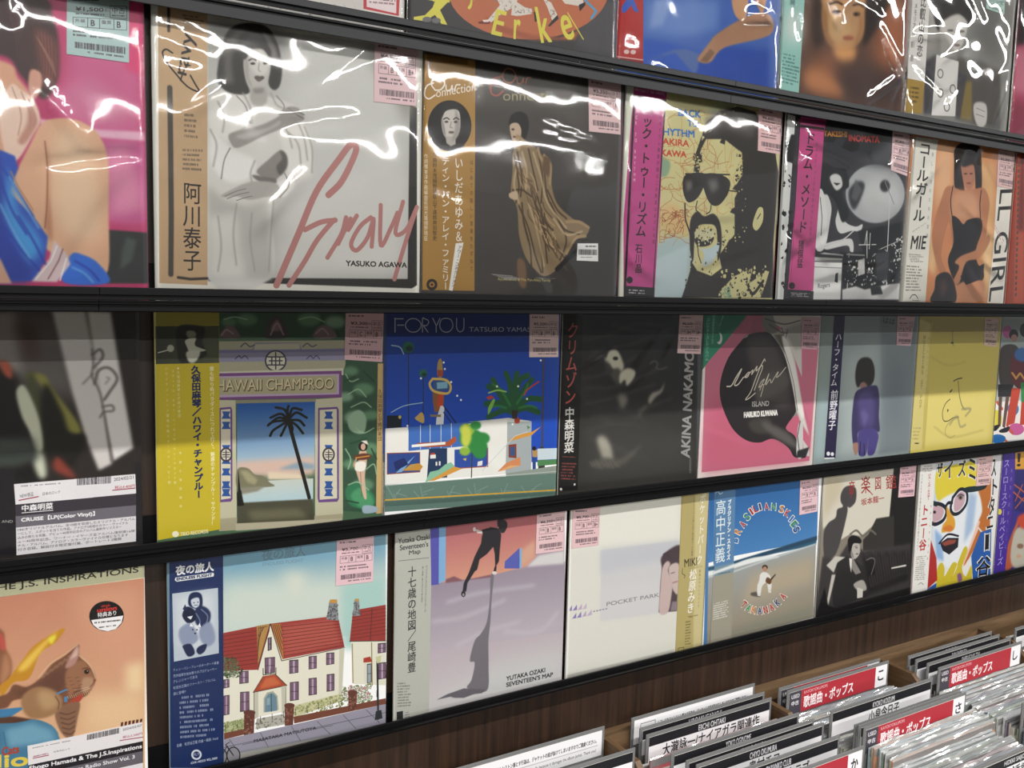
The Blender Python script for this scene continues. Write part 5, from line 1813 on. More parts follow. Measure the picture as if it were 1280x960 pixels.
P|b58a4a|0|0|375,385 433,385 380,567
P|b5763a|0|0|441,387 485,395 497,567 485,570
L|6b3f2c|3|0|0|383,389 379,543
L|6b3f2c|3|0|0|448,392 489,553
L|6b3f2c|3|0|0|392,390 380,507
L|6b3f2c|3|0|0|456,393 489,521
L|6b3f2c|3|0|0|401,392 381,470
L|6b3f2c|3|0|0|464,395 489,489
L|6b3f2c|3|0|0|410,394 383,434
L|6b3f2c|3|0|0|472,396 489,457
L|6b3f2c|3|0|0|420,395 384,398
L|6b3f2c|3|0|0|481,398 489,425
P|e6e2cf|0|0|436,384 491,565 787,564 765,595 762,813 485,818 225,812 227,566 377,594 432,419
L|3a3432|3.6|0|0|380,592 436,386 487,571 787,566
P|cdc9b4|1.5|0|761,569 787,564 775,816 759,812
P|a03a34|0|0|828,390 994,390 996,576 812,540
L|6f2c2b|3|0|0|825,405 994,408
L|6f2c2b|3|0|0|824,423 995,427
L|6f2c2b|3|0|0|823,440 995,445
L|6f2c2b|3|0|0|822,458 995,463
L|6f2c2b|3|0|0|821,476 995,481
L|6f2c2b|3|0|0|819,493 995,500
L|6f2c2b|3|0|0|818,511 996,518
L|6f2c2b|3|0|0|817,529 996,536
L|6b2c2a|4.8|0|0|924,394 916,560
P|e3e0cc|0|0|819,544 996,573 999,800 833,757
L|3a3432|3.6|0|0|812,540 996,573
L|a8946a|6|0|0|825,556 830,750
L|8a7a54|4.8|0|0|923,568 928,784
P|8d8f93|0|0|698,412 710,332 716,318 747,323 751,345 757,428
P|8d8f93|0|0|828,418 833,346 838,335 856,338 860,364 863,422
D|4f5054|40|6|704,338 751,345 754,425 701,414
D|4f5054|25|4.8|834,350 858,355 862,422 831,416
P|c9933f|0.75|0|716,318 749,324 749,341 711,333
P|c9933f|0.75|0|838,335 857,338 857,349 836,346
P|3a3436|0|0|410,541 457,546 457,621 410,618
P|7a5a74|0|0|412,545 454,549 454,618 412,614
P|b5a5b4|0|0|428,547 438,549 438,617 428,615
L|3a3436|2.4|0|0|412,579 454,586
P|3a3436|0|0|424,450 442,449 442,509 424,512
P|5a4a5a|0|0|426,454 439,452 439,506 426,508
P|b5a5b4|0|0|431,453 434,454 434,508 431,507
L|3a3436|2.4|0|0|426,480 439,482
P|3a3436|0|0|522,575 565,580 565,644 522,641
P|7a5a74|0|0|524,580 563,584 563,641 524,638
P|b5a5b4|0|0|539,581 548,583 548,640 539,639
L|3a3436|2.4|0|0|524,608 563,615
P|3a3436|0|0|613,575 652,579 652,641 613,639
P|7a5a74|0|0|615,579 650,582 650,638 615,636
P|b5a5b4|0|0|628,581 637,582 637,638 628,636
L|3a3436|2.4|0|0|615,607 650,613
P|3a3436|0|0|697,575 737,580 737,637 697,635
P|7a5a74|0|0|699,580 735,583 735,634 700,632
P|b5a5b4|0|0|713,581 721,583 721,634 713,632
L|3a3436|2.4|0|0|700,605 735,611
P|3a3436|0|0|525,682 567,687 567,776 525,773
P|7a5a74|0|0|528,686 564,690 564,773 528,770
P|b5a5b4|0|0|542,688 550,690 550,772 542,770
L|3a3436|2.4|0|0|528,727 564,734
P|3a3436|0|0|613,682 652,686 653,769 613,766
P|7a5a74|0|0|615,686 650,690 650,766 615,763
P|b5a5b4|0|0|628,688 637,689 637,765 629,763
L|3a3436|2.4|0|0|615,724 650,730
P|3a3436|0|0|700,681 738,685 738,769 700,767
P|7a5a74|0|0|702,686 735,689 735,766 703,763
P|b5a5b4|0|0|715,687 723,689 723,765 715,764
L|3a3436|2.4|0|0|702,724 735,730
P|3a3436|0|0|297,582 338,587 338,644 297,641
P|7a5a74|0|0|300,586 336,590 336,641 299,638
P|b5a5b4|0|0|313,588 322,589 322,640 313,638
L|3a3436|2.4|0|0|299,611 336,618
P|3a3436|0|0|300,679 341,685 341,776 299,773
P|7a5a74|0|0|302,683 339,688 338,773 302,769
P|b5a5b4|0|0|316,685 325,687 324,772 316,770
L|3a3436|2.4|0|0|302,726 339,733
P|3a3436|0|0|228,605 254,608 254,647 227,647
P|7a5a74|0|0|230,610 252,611 252,644 229,644
P|b5a5b4|0|0|238,610 244,611 243,645 238,644
L|3a3436|2.4|0|0|230,626 252,630
P|3a3436|0|0|227,680 254,682 253,773 226,772
P|7a5a74|0|0|229,684 252,685 251,770 228,769
P|b5a5b4|0|0|238,684 243,686 242,770 237,769
L|3a3436|2.4|0|0|229,726 251,730
P|3a3436|0|0|955,578 998,582 998,631 955,629
P|7a5a74|0|0|958,583 995,586 996,628 958,626
P|b5a5b4|0|0|972,584 981,586 981,628 972,626
L|3a3436|2.4|0|0|958,603 995,609
P|3a3436|0|0|959,677 999,681 1000,764 959,762
P|7a5a74|0|0|961,681 996,685 997,761 962,759
P|b5a5b4|0|0|974,683 983,684 984,761 975,759
L|3a3436|2.4|0|0|962,719 997,725
P|3a3436|0|0|900,671 924,672 925,768 901,769
P|8fa3a8|0|0|903,676 921,676 922,765 904,766
P|b5a5b4|0|0|910,676 914,677 915,766 911,765
L|3a3436|2.4|0|0|903,720 922,723
L|2b2628|3.6|0|0|403,590 403,621 461,627 461,599
L|2b2628|2.4|0|0|414,599 414,623
L|2b2628|2.4|0|0|438,601 438,626
P|b0492f|0|0|403,627 459,630 511,694 358,694
P|cf6a42|4.5|0|414,638 454,639 485,683 385,684
L|3a3432|3|0|0|403,627 358,694 511,694 459,630
P|c4c2b0|0|0|362,695 381,696 381,819 361,820
P|c4c2b0|0|0|485,694 503,694 506,824 488,826
L|4a4644|2.4|0|0|362,695 361,820
L|4a4644|2.4|0|0|506,699 506,824
P|a9ab9c|0|0|404,800 405,732 420,708 447,707 468,734 473,803
P|6d8c9c|0|0|411,801 412,736 426,717 447,717 463,739 466,805
L|3c4a54|3|0|0|439,717 440,804
E|3c4a54|0|428,756|3.5,0.8 -0.0,3.7
P|8fa9b4|0|0|419,735 433,736 433,769 418,768
P|b5b3a6|0|0|373,823 497,828 508,881 367,871
D|77746c|40|4.8|373,823 499,831 502,879 369,869
P|b23f30|0|0|882,638 917,636 927,666 882,660
P|d9d6c4|0|0|887,665 895,666 896,764 888,763
D|3f4a34|80|9.7|222,499 289,525 299,599 243,599
D|5f7350|60|8.5|222,499 289,531 294,598 232,591
P|b9ba8f|1.5|0|228,807 321,808 321,866 228,861
P|c9c79a|1.5|0|539,800 769,791 775,829 545,858
D|7a8a4f|50|7.3|230,807 319,810 318,859 230,855
D|8a9058|90|7.3|542,807 769,795 814,863 547,852
D|7a8a5c|110|11|769,763 925,784 926,863 775,842
D|c48a90|30|7.3|775,751 912,781 912,847 782,817
P|7c4a3a|0|0|228,855 321,857 321,884 228,885
P|7c4a3a|0|0|542,853 999,866 1000,896 545,887
P|6b3f34|0|0|317,779 365,784 360,894 316,888
D|9a6a58|30|4.8|317,779 365,790 360,894 316,883
E|6b4038|0|341,785|26.5,6.2 -0.1,12.2
P|6b3f34|0|0|501,789 545,792 540,892 501,888
D|9a6a58|30|4.8|501,789 545,799 540,892 501,883
E|6b4038|0|523,794|24.2,5.6 -0.0,12.5
P|6b3f34|0|0|807,794 851,798 847,889 808,885
D|9a6a58|30|4.8|807,794 851,804 847,889 808,880
E|6b4038|0|829,799|24.8,5.5 0.1,13.0
L|3a3a3c|2.4|0|0|236,814 236,845
L|3a3a3c|2.4|0|0|287,827 287,845
L|3a3a3c|2.4|0|0|338,815 338,845
L|3a3a3c|2.4|0|0|390,815 390,846
L|3a3a3c|2.4|0|0|443,815 443,846
L|3a3a3c|2.4|0|0|497,815 496,846
L|3a3a3c|2.4|0|0|551,815 551,847
L|3a3a3c|2.4|0|0|606,815 606,847
L|3a3a3c|2.4|0|0|661,815 662,847
L|3a3a3c|2.4|0|0|718,816 718,848
L|3a3a3c|2.4|0|0|775,816 775,848
L|3a3a3c|2.4|0|0|833,816 833,848
L|3a3a3c|2.4|0|0|892,816 892,849
L|3a3a3c|2.4|0|0|952,816 952,849
P|9a96a6|0|0|228,885 542,891 1000,896 1001,986 1001,1007 484,975 227,958
P|8a8a94|0|0|227,952 484,969 1001,1000 1003,1229 226,1019
P|a5a39b|2.2|0|227,964 1001,1007 1001,1033 227,1001
L|66636f|3|0|0|252,891 297,970
L|66636f|3|0|0|390,895 425,972
L|66636f|3|0|0|533,899 575,979
L|66636f|3|0|0|655,903 719,983
L|66636f|3|0|0|782,901 847,986
L|66636f|3|0|0|899,903 967,985
L|66636f|3|0|0|227,922 1000,940
L|66636f|3|0|0|309,930 484,931
L|66636f|3|0|0|606,936 731,941
T|35323a|1|0|360.6,933.6 649.3,940.2 360.7,918.7|MASATAKA MATSUTOYA
L|35383d|9.7|0|0|953,665 961,964
P|c9c79a|0|0|945,644 974,643 969,678 951,677
P|35383d|0|0|948,921 977,921 983,966 943,966
E|26262a|0|212,960|30.2,7.9 -0.3,41.3
E|8f8d93|0|212,960|25.7,6.8 -0.3,36.5
E|26262a|0|269,971|30.7,8.1 -0.3,41.6
E|8f8d93|0|269,971|26.1,6.9 -0.3,36.7
L|26262a|3.6|0|0|218,962 241,919 269,971 235,911 252,904
P|1f3263|0|0|2,39 231,30 226,1019 -5,956
P|6d94a8|0|0|-8,31 9,34 2,958 -12,954
T|e9e9ea|3|0|34.7,98.8 190.1,101.2 35.3,57.9|夜の旅人
P|e6e6e4|0|0|33,108 187,109 192,115 190,127 38,127 30,119
T|1f3263|2|0|37.6,122.0 183.4,123.4 37.7,110.6|ENDLESS FLIGHT
P|b9c4cf|0|0|19,177 208,181 209,479 22,480
P|d2d8df|19|0|37,197 186,198 190,363 124,444 39,405
P|1e2c55|1.5|1|86,240 89,194 116,185 139,202 142,249 126,264
P|c9d0db|1.5|1|96,216 126,212 130,242 117,257 99,244
P|26325a|2.2|1|110,267 142,252 174,284 171,330 146,355 114,326
P|1b2340|1.5|1|60,270 78,244 110,267 113,308 83,320 62,293
P|dfe4ea|1.5|1|88,344 104,333 127,342 135,376 119,391 92,380
P|8d98b4|3|1|48,337 93,322 124,398 71,422 45,383
P|8d98b4|3|1|130,352 174,331 195,411 162,440 130,399
L|8d98b4|3.6|0.75|1|137,266 163,300 158,334
L|8d98b4|3.6|0.75|1|115,280 131,317 125,345
E|1e2c55|0|107,232|3.2,0.5 -0.0,2.3
E|1e2c55|0|123,232|3.2,0.5 -0.0,2.3
L|1e2c55|2.4|0|0|108,244 122,244
P|e4e9ef|0|0|78,290 102,289 93,305
E|1b2340|0|101,351|3.2,0.6 -0.0,3.5
E|1b2340|0|118,355|3.2,0.6 -0.0,3.5
P|1b2340|0|0|105,366 116,368 111,375
P|26325a|0|0|60,253 71,232 79,262
P|e9edf2|0|0|88,335 93,320 104,338
P|e9edf2|0|0|121,341 130,326 136,348
P|232d52|1.5|1|60,415 92,415 108,459 81,469 62,432
P|232d52|1.5|1|124,433 157,427 151,456 129,469 115,452
T|cfd4de|0|0|18.7,524.7 208.2,528.6 18.9,510.8|ティン・パン・アレーのキーボード奏者
T|cfd4de|0|0|18.4,551.3 199.2,555.3 18.6,537.4|荒井由実を始め数々のプロデューサー
T|cfd4de|0|0|18.0,578.0 117.2,573.5 18.2,564.1|アレンジャーである
T|cfd4de|0|0|17.7,604.7 193.3,602.9 17.9,590.8|松任谷正隆のファースト・アルバム
T|cfd4de|0|0|17.3,631.5 68.2,631.1 17.5,617.5|遂に登場!!
N|8f9ab4|9|42,638 187,653 185,862 44,839
T|cfd4de|0|0|28.0,870.3 201.9,878.7 28.2,853.8|全曲　松任谷正隆 作曲・編曲, Vocal
E|cfd4de|0|110,925|21.8,5.7 -0.3,23.9
E|1f3263|0|110,925|14.1,3.7 -0.2,15.6
T|cfd4de|0|0|99.3,928.2 122.1,930.5 99.4,916.2|FLY
T|cfd4de|1|0|85.9,964.1 197.8,969.8 86.0,952.2|OX-4033 ¥2,300
S|eab5c0|5,700|B|B|746,29 929,37 927,263 741,256
@seven
G|a98fa4|cfcbcb|0|183,21 986,29 1009,1007 -5,1007|475,285 492,1005
G|9a8d9e|b9afb9|0|188,324 997,320 1007,718 194,670|336,303 343,673
P|c9c9c8|51|0|199,976 574,824 1003,828 1009,1007 193,1001
G|b4606c|d99880|0|183,21 807,29 809,267 753,312 533,332 188,324|468,4 476,323
P|d9a48c|12|0|676,249 801,173 804,266 708,319
P|8a5a64|2.5|0|275,312 322,303 378,334 533,326 540,340 275,331
P|d6d3d2|6.8|0|753,315 827,263 990,258 993,333
P|5a58b4|0|0|183,33 233,34 239,332 188,330
P|7fb0dc|0|0|233,34 271,34 274,318 236,328
P|5a62b8|0|0|616,305 618,267 705,207 711,319
P|7fb4dc|0|0|708,203 720,213 720,315 708,319
L|c9c3cb|11|10|1|205,520 382,526 624,476
L|c9c3cb|11|10|1|343,673 512,627 717,611
L|c9c3cb|11|10|1|628,649 841,688 963,600
L|c9c3cb|11|10|1|284,433 478,414 802,425
P|77727a|1.7|1|533,338 554,325 543,463 539,580 530,683 534,815 527,953 411,914 435,873 451,785 422,766 448,667 483,635 518,576 533,449
P|6a666c|0.85|0|236,937 293,921 390,910 519,944 498,960 448,955 391,962 335,949 314,938
P|2d2a30|0.85|1|569,41 597,38 624,58 625,86 607,112 582,104 569,73
P|c9b4ac|0.85|0|562,104 572,73 588,107 560,136
P|2b292f|0.85|0|491,89 526,72 581,87 592,121 585,210 582,261 561,291 556,219 546,179 509,213 467,235 454,288 440,295 399,350 393,394 372,391 378,347 405,300 438,216 474,151 478,113
P|d6ccc8|0|0|449,75 484,92 478,101 453,96 435,76
E|e6dcd8|0|433,73|8.4,1.0 0.3,11.4
P|2b292f|0|0|477,81 512,75 516,105 482,104
P|2b292f|0|0|558,284 569,286 567,314 550,311
E|ddd4d0|0|557,320|14.5,2.1 0.2,9.1
E|2f2c31|0|377,404|12.5,2.0 0.4,16.6
E|9a969c|0|377,408|5.6,0.9 0.2,7.7
T|35343a|2|0|644.9,925.0 888.9,926.3 644.3,900.7|YUTAKA OZAKI
T|35343a|2|0|645.8,958.8 940.5,962.0 645.2,934.4|SEVENTEEN'S MAP
P|b9bab0|0|0|3,33 183,30 195,321 193,1007 -5,1007
P|d6d4cc|0|0|-13,33 5,33 0,337 7,1007 -7,1008
T|3a3a3c|1|0|13.5,94.4 181.5,91.7 13.1,67.8|Yutaka Ozaki
T|3a3a3c|1|0|22.8,128.3 174.2,127.7 22.4,101.6|Seventeen's
T|3a3a3c|1|0|71.8,162.9 132.7,162.7 71.5,136.0|Map
L|6b6b6a|2.7|0|0|17,180 179,186
V|2f2f31|1|89.4,216.6 94.5,763.1|47|十七歳の地図／尾崎豊
V|5f5f5e|0|167.8,221.7 163.8,463.2|11|みつけるよなにもかもわからないけれど歩くしか
V|5f5f5e|0|146.8,224.9 144.4,410.2|9.2|闇い星闇い夜の自分が今居る場所
N|6b6b68|9|18,797 83,808 98,941 20,929
P|2f2f31|0|0|16,950 50,952 51,993 17,992
N|6b6b68|3|59,959 89,961 90,996 60,995
S|e9b6bb|6,350|B|B|807,29 986,29 985,257 805,253
@pocket
P|e6e5da|22|0|-10,26 773,33 788,310 13,259
P|cfced0|2.7|0|211,291 788,307 792,735 654,727 229,702
P|c4c5cc|18|0|211,291 788,307 790,402 217,423
P|d3d1d2|18|0|221,511 668,529 654,727 229,702
P|55474c|1.8|0|663,372 787,336 788,741 649,726 652,540
P|4f4148|4.4|1|652,390 787,336 791,468 712,431 682,479
P|cbb7b0|3.6|1|714,457 790,455 793,628 755,609 726,538
L|7a6460|5.7|0.89|0|732,500 757,498
L|a87478|7.2|0.89|0|744,561 782,557
P|c9b2ad|2.7|1|661,463 695,422 721,439 707,483 744,554 740,646 720,736 654,727 654,580
P|8f8086|3.6|0|750,675 793,682 792,738 737,732
T|8a8890|1|0|266.2,622.3 647.2,628.5 265.2,599.4|POCKET PARK
P|8d7fb8|0|0|5,607 28,577 29,608
P|8d7fb8|0|0|34,609 61,578 63,610
P|c2a9c4|0|0|67,611 95,579 96,612
P|c9b4cc|0|0|99,613 127,579 128,613
P|8d7fb8|0|0|32,655 59,625 60,656
P|8d7fb8|0|0|63,656 92,623 94,657
P|b7a4c4|0|0|98,656 126,624 127,656
P|c2b0cc|0|0|130,657 164,623 166,656
P|9a92a8|0|0|174,634 187,634 187,642 174,642
P|9a92a8|0|0|195,634 208,634 208,642 195,642
P|9a92a8|0|0|215,634 229,634 229,641 216,642
P|9a92a8|0|0|237,634 250,634 250,641 237,641
P|9a92a8|0|0|258,634 271,633 272,641 258,641
P|b9a96c|0|0|784,34 993,29 1009,1005 790,997 790,495
P|cfc28c|5.3|0|890,35 993,29 1009,1005 931,1001
V|f2efe2|1|954.0,40.9 947.8,477.6|49|ポケットパーク
V|f2efe2|2|904.3,498.2 893.0,772.4|59|松原みき
T|3f3a2c|1|0|831.6,477.0 930.5,477.9 828.8,428.8|MIKI
T|a39a70|0|0|866.5,495.4 978.5,498.2 865.7,481.9|MATSUBARA
L|57503a|4.3|0|1|818,483 817,512 838,529 835,544
N|7a7048|1|863,781 956,787 953,801 902,808 864,808
N|6b6240|9|859,814 902,815 912,973 863,970
V|6b6240|0|882.9,50.8 887.4,415.6|15|ニューミュージック界に大きく咲き誇る一人の歌姫
V|857b52|0|956.4,505.8 959.0,749.8|16|最高のサウンドメイク
L|4a452f|2.9|0|0|812,974 855,976 857,1003 814,1000 812,974
P|efeee6|1.8|0|-13,26 7,25 14,479 15,1001 -2,1003
P|a9a8a0|7.1|0|12,994 357,1009 777,998 776,987 356,983 11,975
S|e9b3b8|5,700|B|B+|12,26 196,39 195,258 13,254
@brasil
G|2a66a8|4a86c4|0|-26,24 969,35 988,457 222,464 2,480|348,14 380,462
P|2f5f7a|2.6|0|4,503 225,500 986,431 982,493 463,497 7,549
P|284a66|3.5|0|225,500 986,431 988,459 234,524
G|9fa4a4|9c917f|0|7,549 981,487 998,988 12,1001|383,510 411,896
P|b3a58d|35|0|390,606 962,565 977,742 323,786
P|8b8a7a|26|0|39,948 990,896 998,992 12,1001
P|e9eceb|2.6|1|5,532 103,529 226,517 383,498 579,507 631,526 465,527 290,538 151,553 7,561
L|c9d3d6|9.8|2.6|0|15,568 229,565 547,527 981,483
T|f2efe6|4|0|261.3,388.6 270.2,358.9 198.3,368.2|B
T|3f6fb0|2|0|258.2,384.6 265.6,360.5 202.8,366.7|B
T|f2efe6|4|0|275.8,339.4 294.1,313.5 217.3,309.8|R
T|d9822c|2|0|273.9,335.2 288.8,314.0 222.5,309.2|R
T|f2efe6|4|0|307.9,298.9 334.2,277.6 256.0,262.1|A
T|b8322f|2|0|307.1,294.7 328.6,277.3 261.5,262.4|A
T|f2efe6|4|0|336.0,256.4 367.0,238.6 289.8,215.6|S
T|2f8a4a|2|0|336.0,252.2 361.2,237.7 295.5,216.5|S
T|f2efe6|4|0|373.7,223.1 392.7,216.3 335.9,178.3|I
T|b8322f|2|0|374.7,219.1 387.0,214.7 341.5,179.8|I
T|f2efe6|4|0|393.9,210.0 434.0,202.4 366.0,162.5|L
T|b8322f|2|0|395.8,206.4 428.6,200.2 371.3,164.7|L
T|f2efe6|4|0|438.8,200.3 461.0,198.3 418.2,151.6|I
T|2f3f78|2|0|441.3,197.0 455.9,195.7 423.2,154.2|I
T|f2efe6|4|0|479.1,202.3 523.6,204.3 469.6,153.1|A
T|b8322f|2|0|482.6,199.5 519.0,201.2 474.2,156.2|A
T|f2efe6|4|0|537.9,208.5 583.5,215.8 539.0,160.2|N
T|2f8a4a|2|0|542.2,206.3 579.4,212.1 543.1,163.8|N
T|f2efe6|4|0|606.4,226.5 651.6,239.9 620.5,180.7|S
T|d9822c|2|0|611.4,224.9 648.2,235.9 623.8,184.7|S
T|f2efe6|4|0|653.7,254.3 696.4,274.0 681.7,213.4|K
T|b8322f|2|0|659.3,253.6 694.2,269.7 683.9,217.7|K
T|f2efe6|4|0|701.1,295.3 721.3,308.4 741.3,260.8|I
T|3f6fb0|2|0|707.0,295.5 720.3,304.1 742.3,265.2|I
T|f2efe6|4|0|718.4,322.6 751.9,351.2 768.2,295.0|E
T|2f8a4a|2|0|724.6,323.6 751.9,346.8 768.2,299.4|E
T|f2efe6|4|0|741.2,356.5 768.5,387.9 799.1,336.9|S
T|2f3f78|2|0|747.1,358.1 769.4,383.8 798.2,341.0|S
T|f2efe6|4|0|305.6,794.2 341.6,820.3 343.6,762.0|T
T|b8322f|2|0|311.2,794.7 340.7,816.0 344.6,766.4|T
T|f2efe6|4|0|350.7,830.3 390.9,852.5 378.9,791.8|A
T|2f8a4a|2|0|356.1,830.0 389.0,848.1 380.8,796.2|A
T|f2efe6|4|0|403.3,858.3 447.4,873.8 416.0,812.7|K
T|d9822c|2|0|408.0,856.9 444.2,869.6 419.2,816.8|K
T|f2efe6|4|0|465.7,878.5 511.2,886.3 462.0,828.4|A
T|2f3f78|2|0|469.6,876.1 506.8,882.5 466.4,832.1|A
T|f2efe6|4|0|526.3,885.7 570.7,886.3 508.5,834.1|N
T|b8322f|2|0|529.2,882.5 565.6,883.1 513.5,837.2|N
T|f2efe6|4|0|587.4,880.8 628.6,874.2 555.8,829.8|A
T|b8322f|2|0|589.1,877.0 622.9,871.6 561.4,832.3|A
T|f2efe6|4|0|648.0,859.5 684.4,845.9 603.9,811.6|K
T|2f3f78|2|0|648.7,855.3 678.3,844.2 609.8,813.4|K
T|f2efe6|4|0|704.9,826.3 734.6,806.1 649.9,783.7|A
T|b8322f|2|0|704.2,821.7 728.4,805.3 656.0,784.4|A
P|5f5a52|3.5|1|399,726 464,731 483,764 408,746
P|e2e0dc|0.87|1|472,618 504,605 555,630 579,682 579,731 554,729 534,681 495,699 485,746 457,745 453,687 467,653
E|4f3a30|0|512,576|26.6,3.8 1.3,17.0
E|b98a6c|0|512,588|18.3,2.6 1.3,17.0
P|3a322c|0|0|558,667 609,633 616,639 567,680
P|6b4a30|0.87|1|537,645 578,670 567,695 526,674
P|d9d6cf|0|0|461,739 490,747 483,761 458,754
P|d9d6cf|0|0|549,728 580,737 581,755 556,749
P|5b88b5|0.87|0|41,25 217,42 233,501 235,536 81,537 63,489
P|a19c8b|0.87|0|67,558 236,554 246,1004 70,998
P|7c97a4|2.6|0|72,513 238,507 237,566 73,571
P|e4e8e8|3.5|0|59,540 241,514 243,537 60,557
P|4f7fb4|0.87|0|-18,30 4,30 42,1001 15,999
V|e3edf0|1|99.3,93.1 116.2,490.3|86|高中正義
V|f0f2f0|3|169.9,100.3 186.3,482.7|31|ブラジリアン・スカイズ
N|e6e6df|8|79,739 210,737 214,850 81,851
L|e3edf0|4.2|0|1|50,48 72,43 88,58 110,51
N|dfe3e0|1|87,992 196,998 197,1010 88,1004
N|33312c|1|105,555 205,555 206,565 106,564
S|eab6bf|4,950|B|B|790,37 964,34 971,263 800,268
@ongaku
P|d9d2c2|3|0|-11,31 314,29 720,38 752,383 580,403 415,487 299,459 33,539
P|cbbfa4|30|0|-15,31 204,32 180,167 16,337
P|8f8677|9.9|0|11,386 200,384 147,605 19,789
P|1b1819|3|0|716,38 984,34 996,997 578,969 702,443
P|4b4748|3|1|180,167 213,126 277,120 330,150 334,234 282,272 253,263 257,301 223,437 179,558 129,602 56,592 32,426 71,356 140,326 153,271 207,258 181,217
P|35322f|3|0|437,515 491,483 550,399 562,381 756,383 783,640 444,594
L|6f6a61|14|2|1|299,459 363,441 434,489 508,459 569,493
P|3d393a|7.9|0|17,763 36,577 185,623 303,498 444,594 964,610 996,997 -7,1000
P|232021|14|0|427,618 949,662 973,883 534,922
L|4d494a|6.4|4|0|464,597 558,873
L|4d494a|6.4|4|0|495,619 584,870
L|4d494a|6.4|4|0|526,642 609,868
L|4d494a|6.4|4|0|552,609 634,865
L|4d494a|6.4|4|0|583,631 660,862
L|4d494a|6.4|4|0|615,654 685,860
L|4d494a|6.4|4|0|641,621 711,857
L|4d494a|6.4|4|0|673,643 737,854
L|4d494a|6.4|4|0|705,666 763,851
L|4d494a|6.4|4|0|732,633 789,849
L|4d494a|6.4|4|0|764,656 815,846
L|4d494a|6.4|4|0|797,679 841,843
L|4d494a|6.4|4|0|824,645 867,840
L|4d494a|6.4|4|0|857,669 894,837
L|4d494a|6.4|4|0|890,692 920,835
L|4d494a|6.4|4|0|918,658 947,832
P|2c292b|2|1|177,942 177,737 196,637 267,609 325,630 456,713 504,812 534,922 401,940
P|8a8580|2|0|311,628 344,632 440,750 383,755 341,709
P|e3dfd6|0|0|306,627 335,637 336,735 316,680
P|b9b3ab|2|1|324,527 390,529 415,590 391,632 344,639 315,590
P|171416|2|1|289,548 280,495 319,472 387,489 422,520 410,538 343,529 324,565 327,598 302,588
P|8f8983|2|1|314,577 341,599 353,636 329,617
L|2a2524|4|0|0|357,554 379,552
P|9d9790|0|0|404,569 420,597 409,605
E|2a2524|0.79|375,565|11.5,1.5 0.3,3.3
E|5a4c48|0.99|385,609|15.4,2.1 0.4,3.9
P|c9c4ba|3|0|78,646 164,595 267,615 187,642 156,708
P|c4beb4|3|0|139,718 176,724 122,932 102,916
P|a8a29a|3|1|371,818 465,806 510,879 453,883 397,861
P|cdc8be|0.99|0|408,850 471,873 473,932 415,929
P|d9d4c9|2|0|765,760 929,761 930,775 766,771
P|1b191b|3|0|471,676 567,663 589,785 521,788
L|77716c|8|2|1|490,666 547,660 579,691 549,779
P|1a1718|4|0|74,797 122,932 197,958 1001,943 997,1004 -7,1000 30,917
P|2b2826|0|0|-15,31 -4,32 11,1003 -7,1002
V|a3302f|1|281.3,70.0 285.8,196.8|71|音
V|a3302f|1|421.1,63.6 433.7,192.6|1e+02|楽
V|a3302f|1|550.7,75.2 561.9,186.1|74|図
V|a3302f|1|688.4,81.0 705.4,187.1|1.2e+02|鑑
T|a3302f|1|0|394.0,271.8 634.4,265.0 389.4,224.0|坂本龍一
L|a3302f|6.4|0|0|440,155 506,206
L|a3302f|6.4|0|0|289,153 286,203
S|eeb2be|3,300|B|B|783,28 963,35 963,262 783,254
@comic
G|c9d3e0|e6e3e0|0|162,50 995,47 989,996 185,1002|201,203 709,680
P|e0cc35|3.3|1|190,106 405,70 655,77 689,249 564,265 432,294 326,339 213,300
P|c4702f|2.2|0|728,281 884,210 927,708 767,586
P|efc0ac|3.3|0|700,521 786,545 640,872 568,847
P|c4702f|2.2|0|769,601 823,651 680,820 607,881
P|2a5fb0|2.2|0|797,633 939,621 979,1009 752,1019 702,808
P|e6ebf0|6.7|1|219,355 657,274 796,446 742,569 649,758 570,862 410,853 260,706
P|a8c0de|16|0|614,298 712,337 698,592 595,694 596,523
P|8fb4e0|11|0|218,534 314,601 360,803 267,762
L|1d2230|29|0|1|174,337 285,362 346,410 321,477 236,502 180,488
P|c9a4ae|2.2|1|181,365 276,375 318,414 293,467 234,483 194,476
L|1d2230|27|0|1|413,320 496,266 579,295 590,381 518,443 440,449 396,402 413,320
P|c9a4ae|2.2|1|437,337 499,287 558,307 560,377 504,425 443,424
L|1d2230|25|0|1|331,381 362,356 407,361
P|1d2f34|0|1|545,291 563,258 725,260 832,263 800,295 661,303
P|1d2f34|0|0|171,316 261,346 221,369 171,353
E|8a7a72|2.2|508,327|32.2,3.3 2.8,22.7
E|221f22|1.1|508,330|13.8,1.4 1.4,11.4
E|221f22|2.2|204,408|17.5,2.0 1.3,11.1
L|55405a|9|0|1|468,315 505,304 548,320
P|e0a02c|3.3|1|343,382 393,429 456,493 460,563 377,574 310,573 315,518 354,481
P|d97a2c|4.5|1|318,546 393,527 454,563 400,581
L|2b2430|16|0|1|287,654 358,607 413,600 518,627
P|23202a|0|0|298,655 383,624 524,642 524,713 421,758 338,716
P|9a4a3c|3.3|0|316,657 396,640 498,653 479,679 356,684
P|d0bb2c|2.2|1|293,991 288,849 338,807 378,862 385,920 474,827 535,857 488,935 599,730 649,758 595,880 651,960 711,882 733,958 706,1026 522,1034 342,1026
P|8a5a8a|4.5|1|544,929 590,929 608,982 563,990
P|b8322f|2.2|0|163,803 184,613 267,762 298,935 184,987
P|2a5fb0|2.2|0|184,987 289,955 293,991 165,1012
T|f0eeea|9|0|197.6,153.3 280.2,154.0 184.3,39.4|ザ
T|1a181b|5|0|205.7,148.6 270.7,147.7 193.6,45.6|ザ
T|f0eeea|9|0|286.2,168.3 403.7,172.1 270.1,32.8|イ
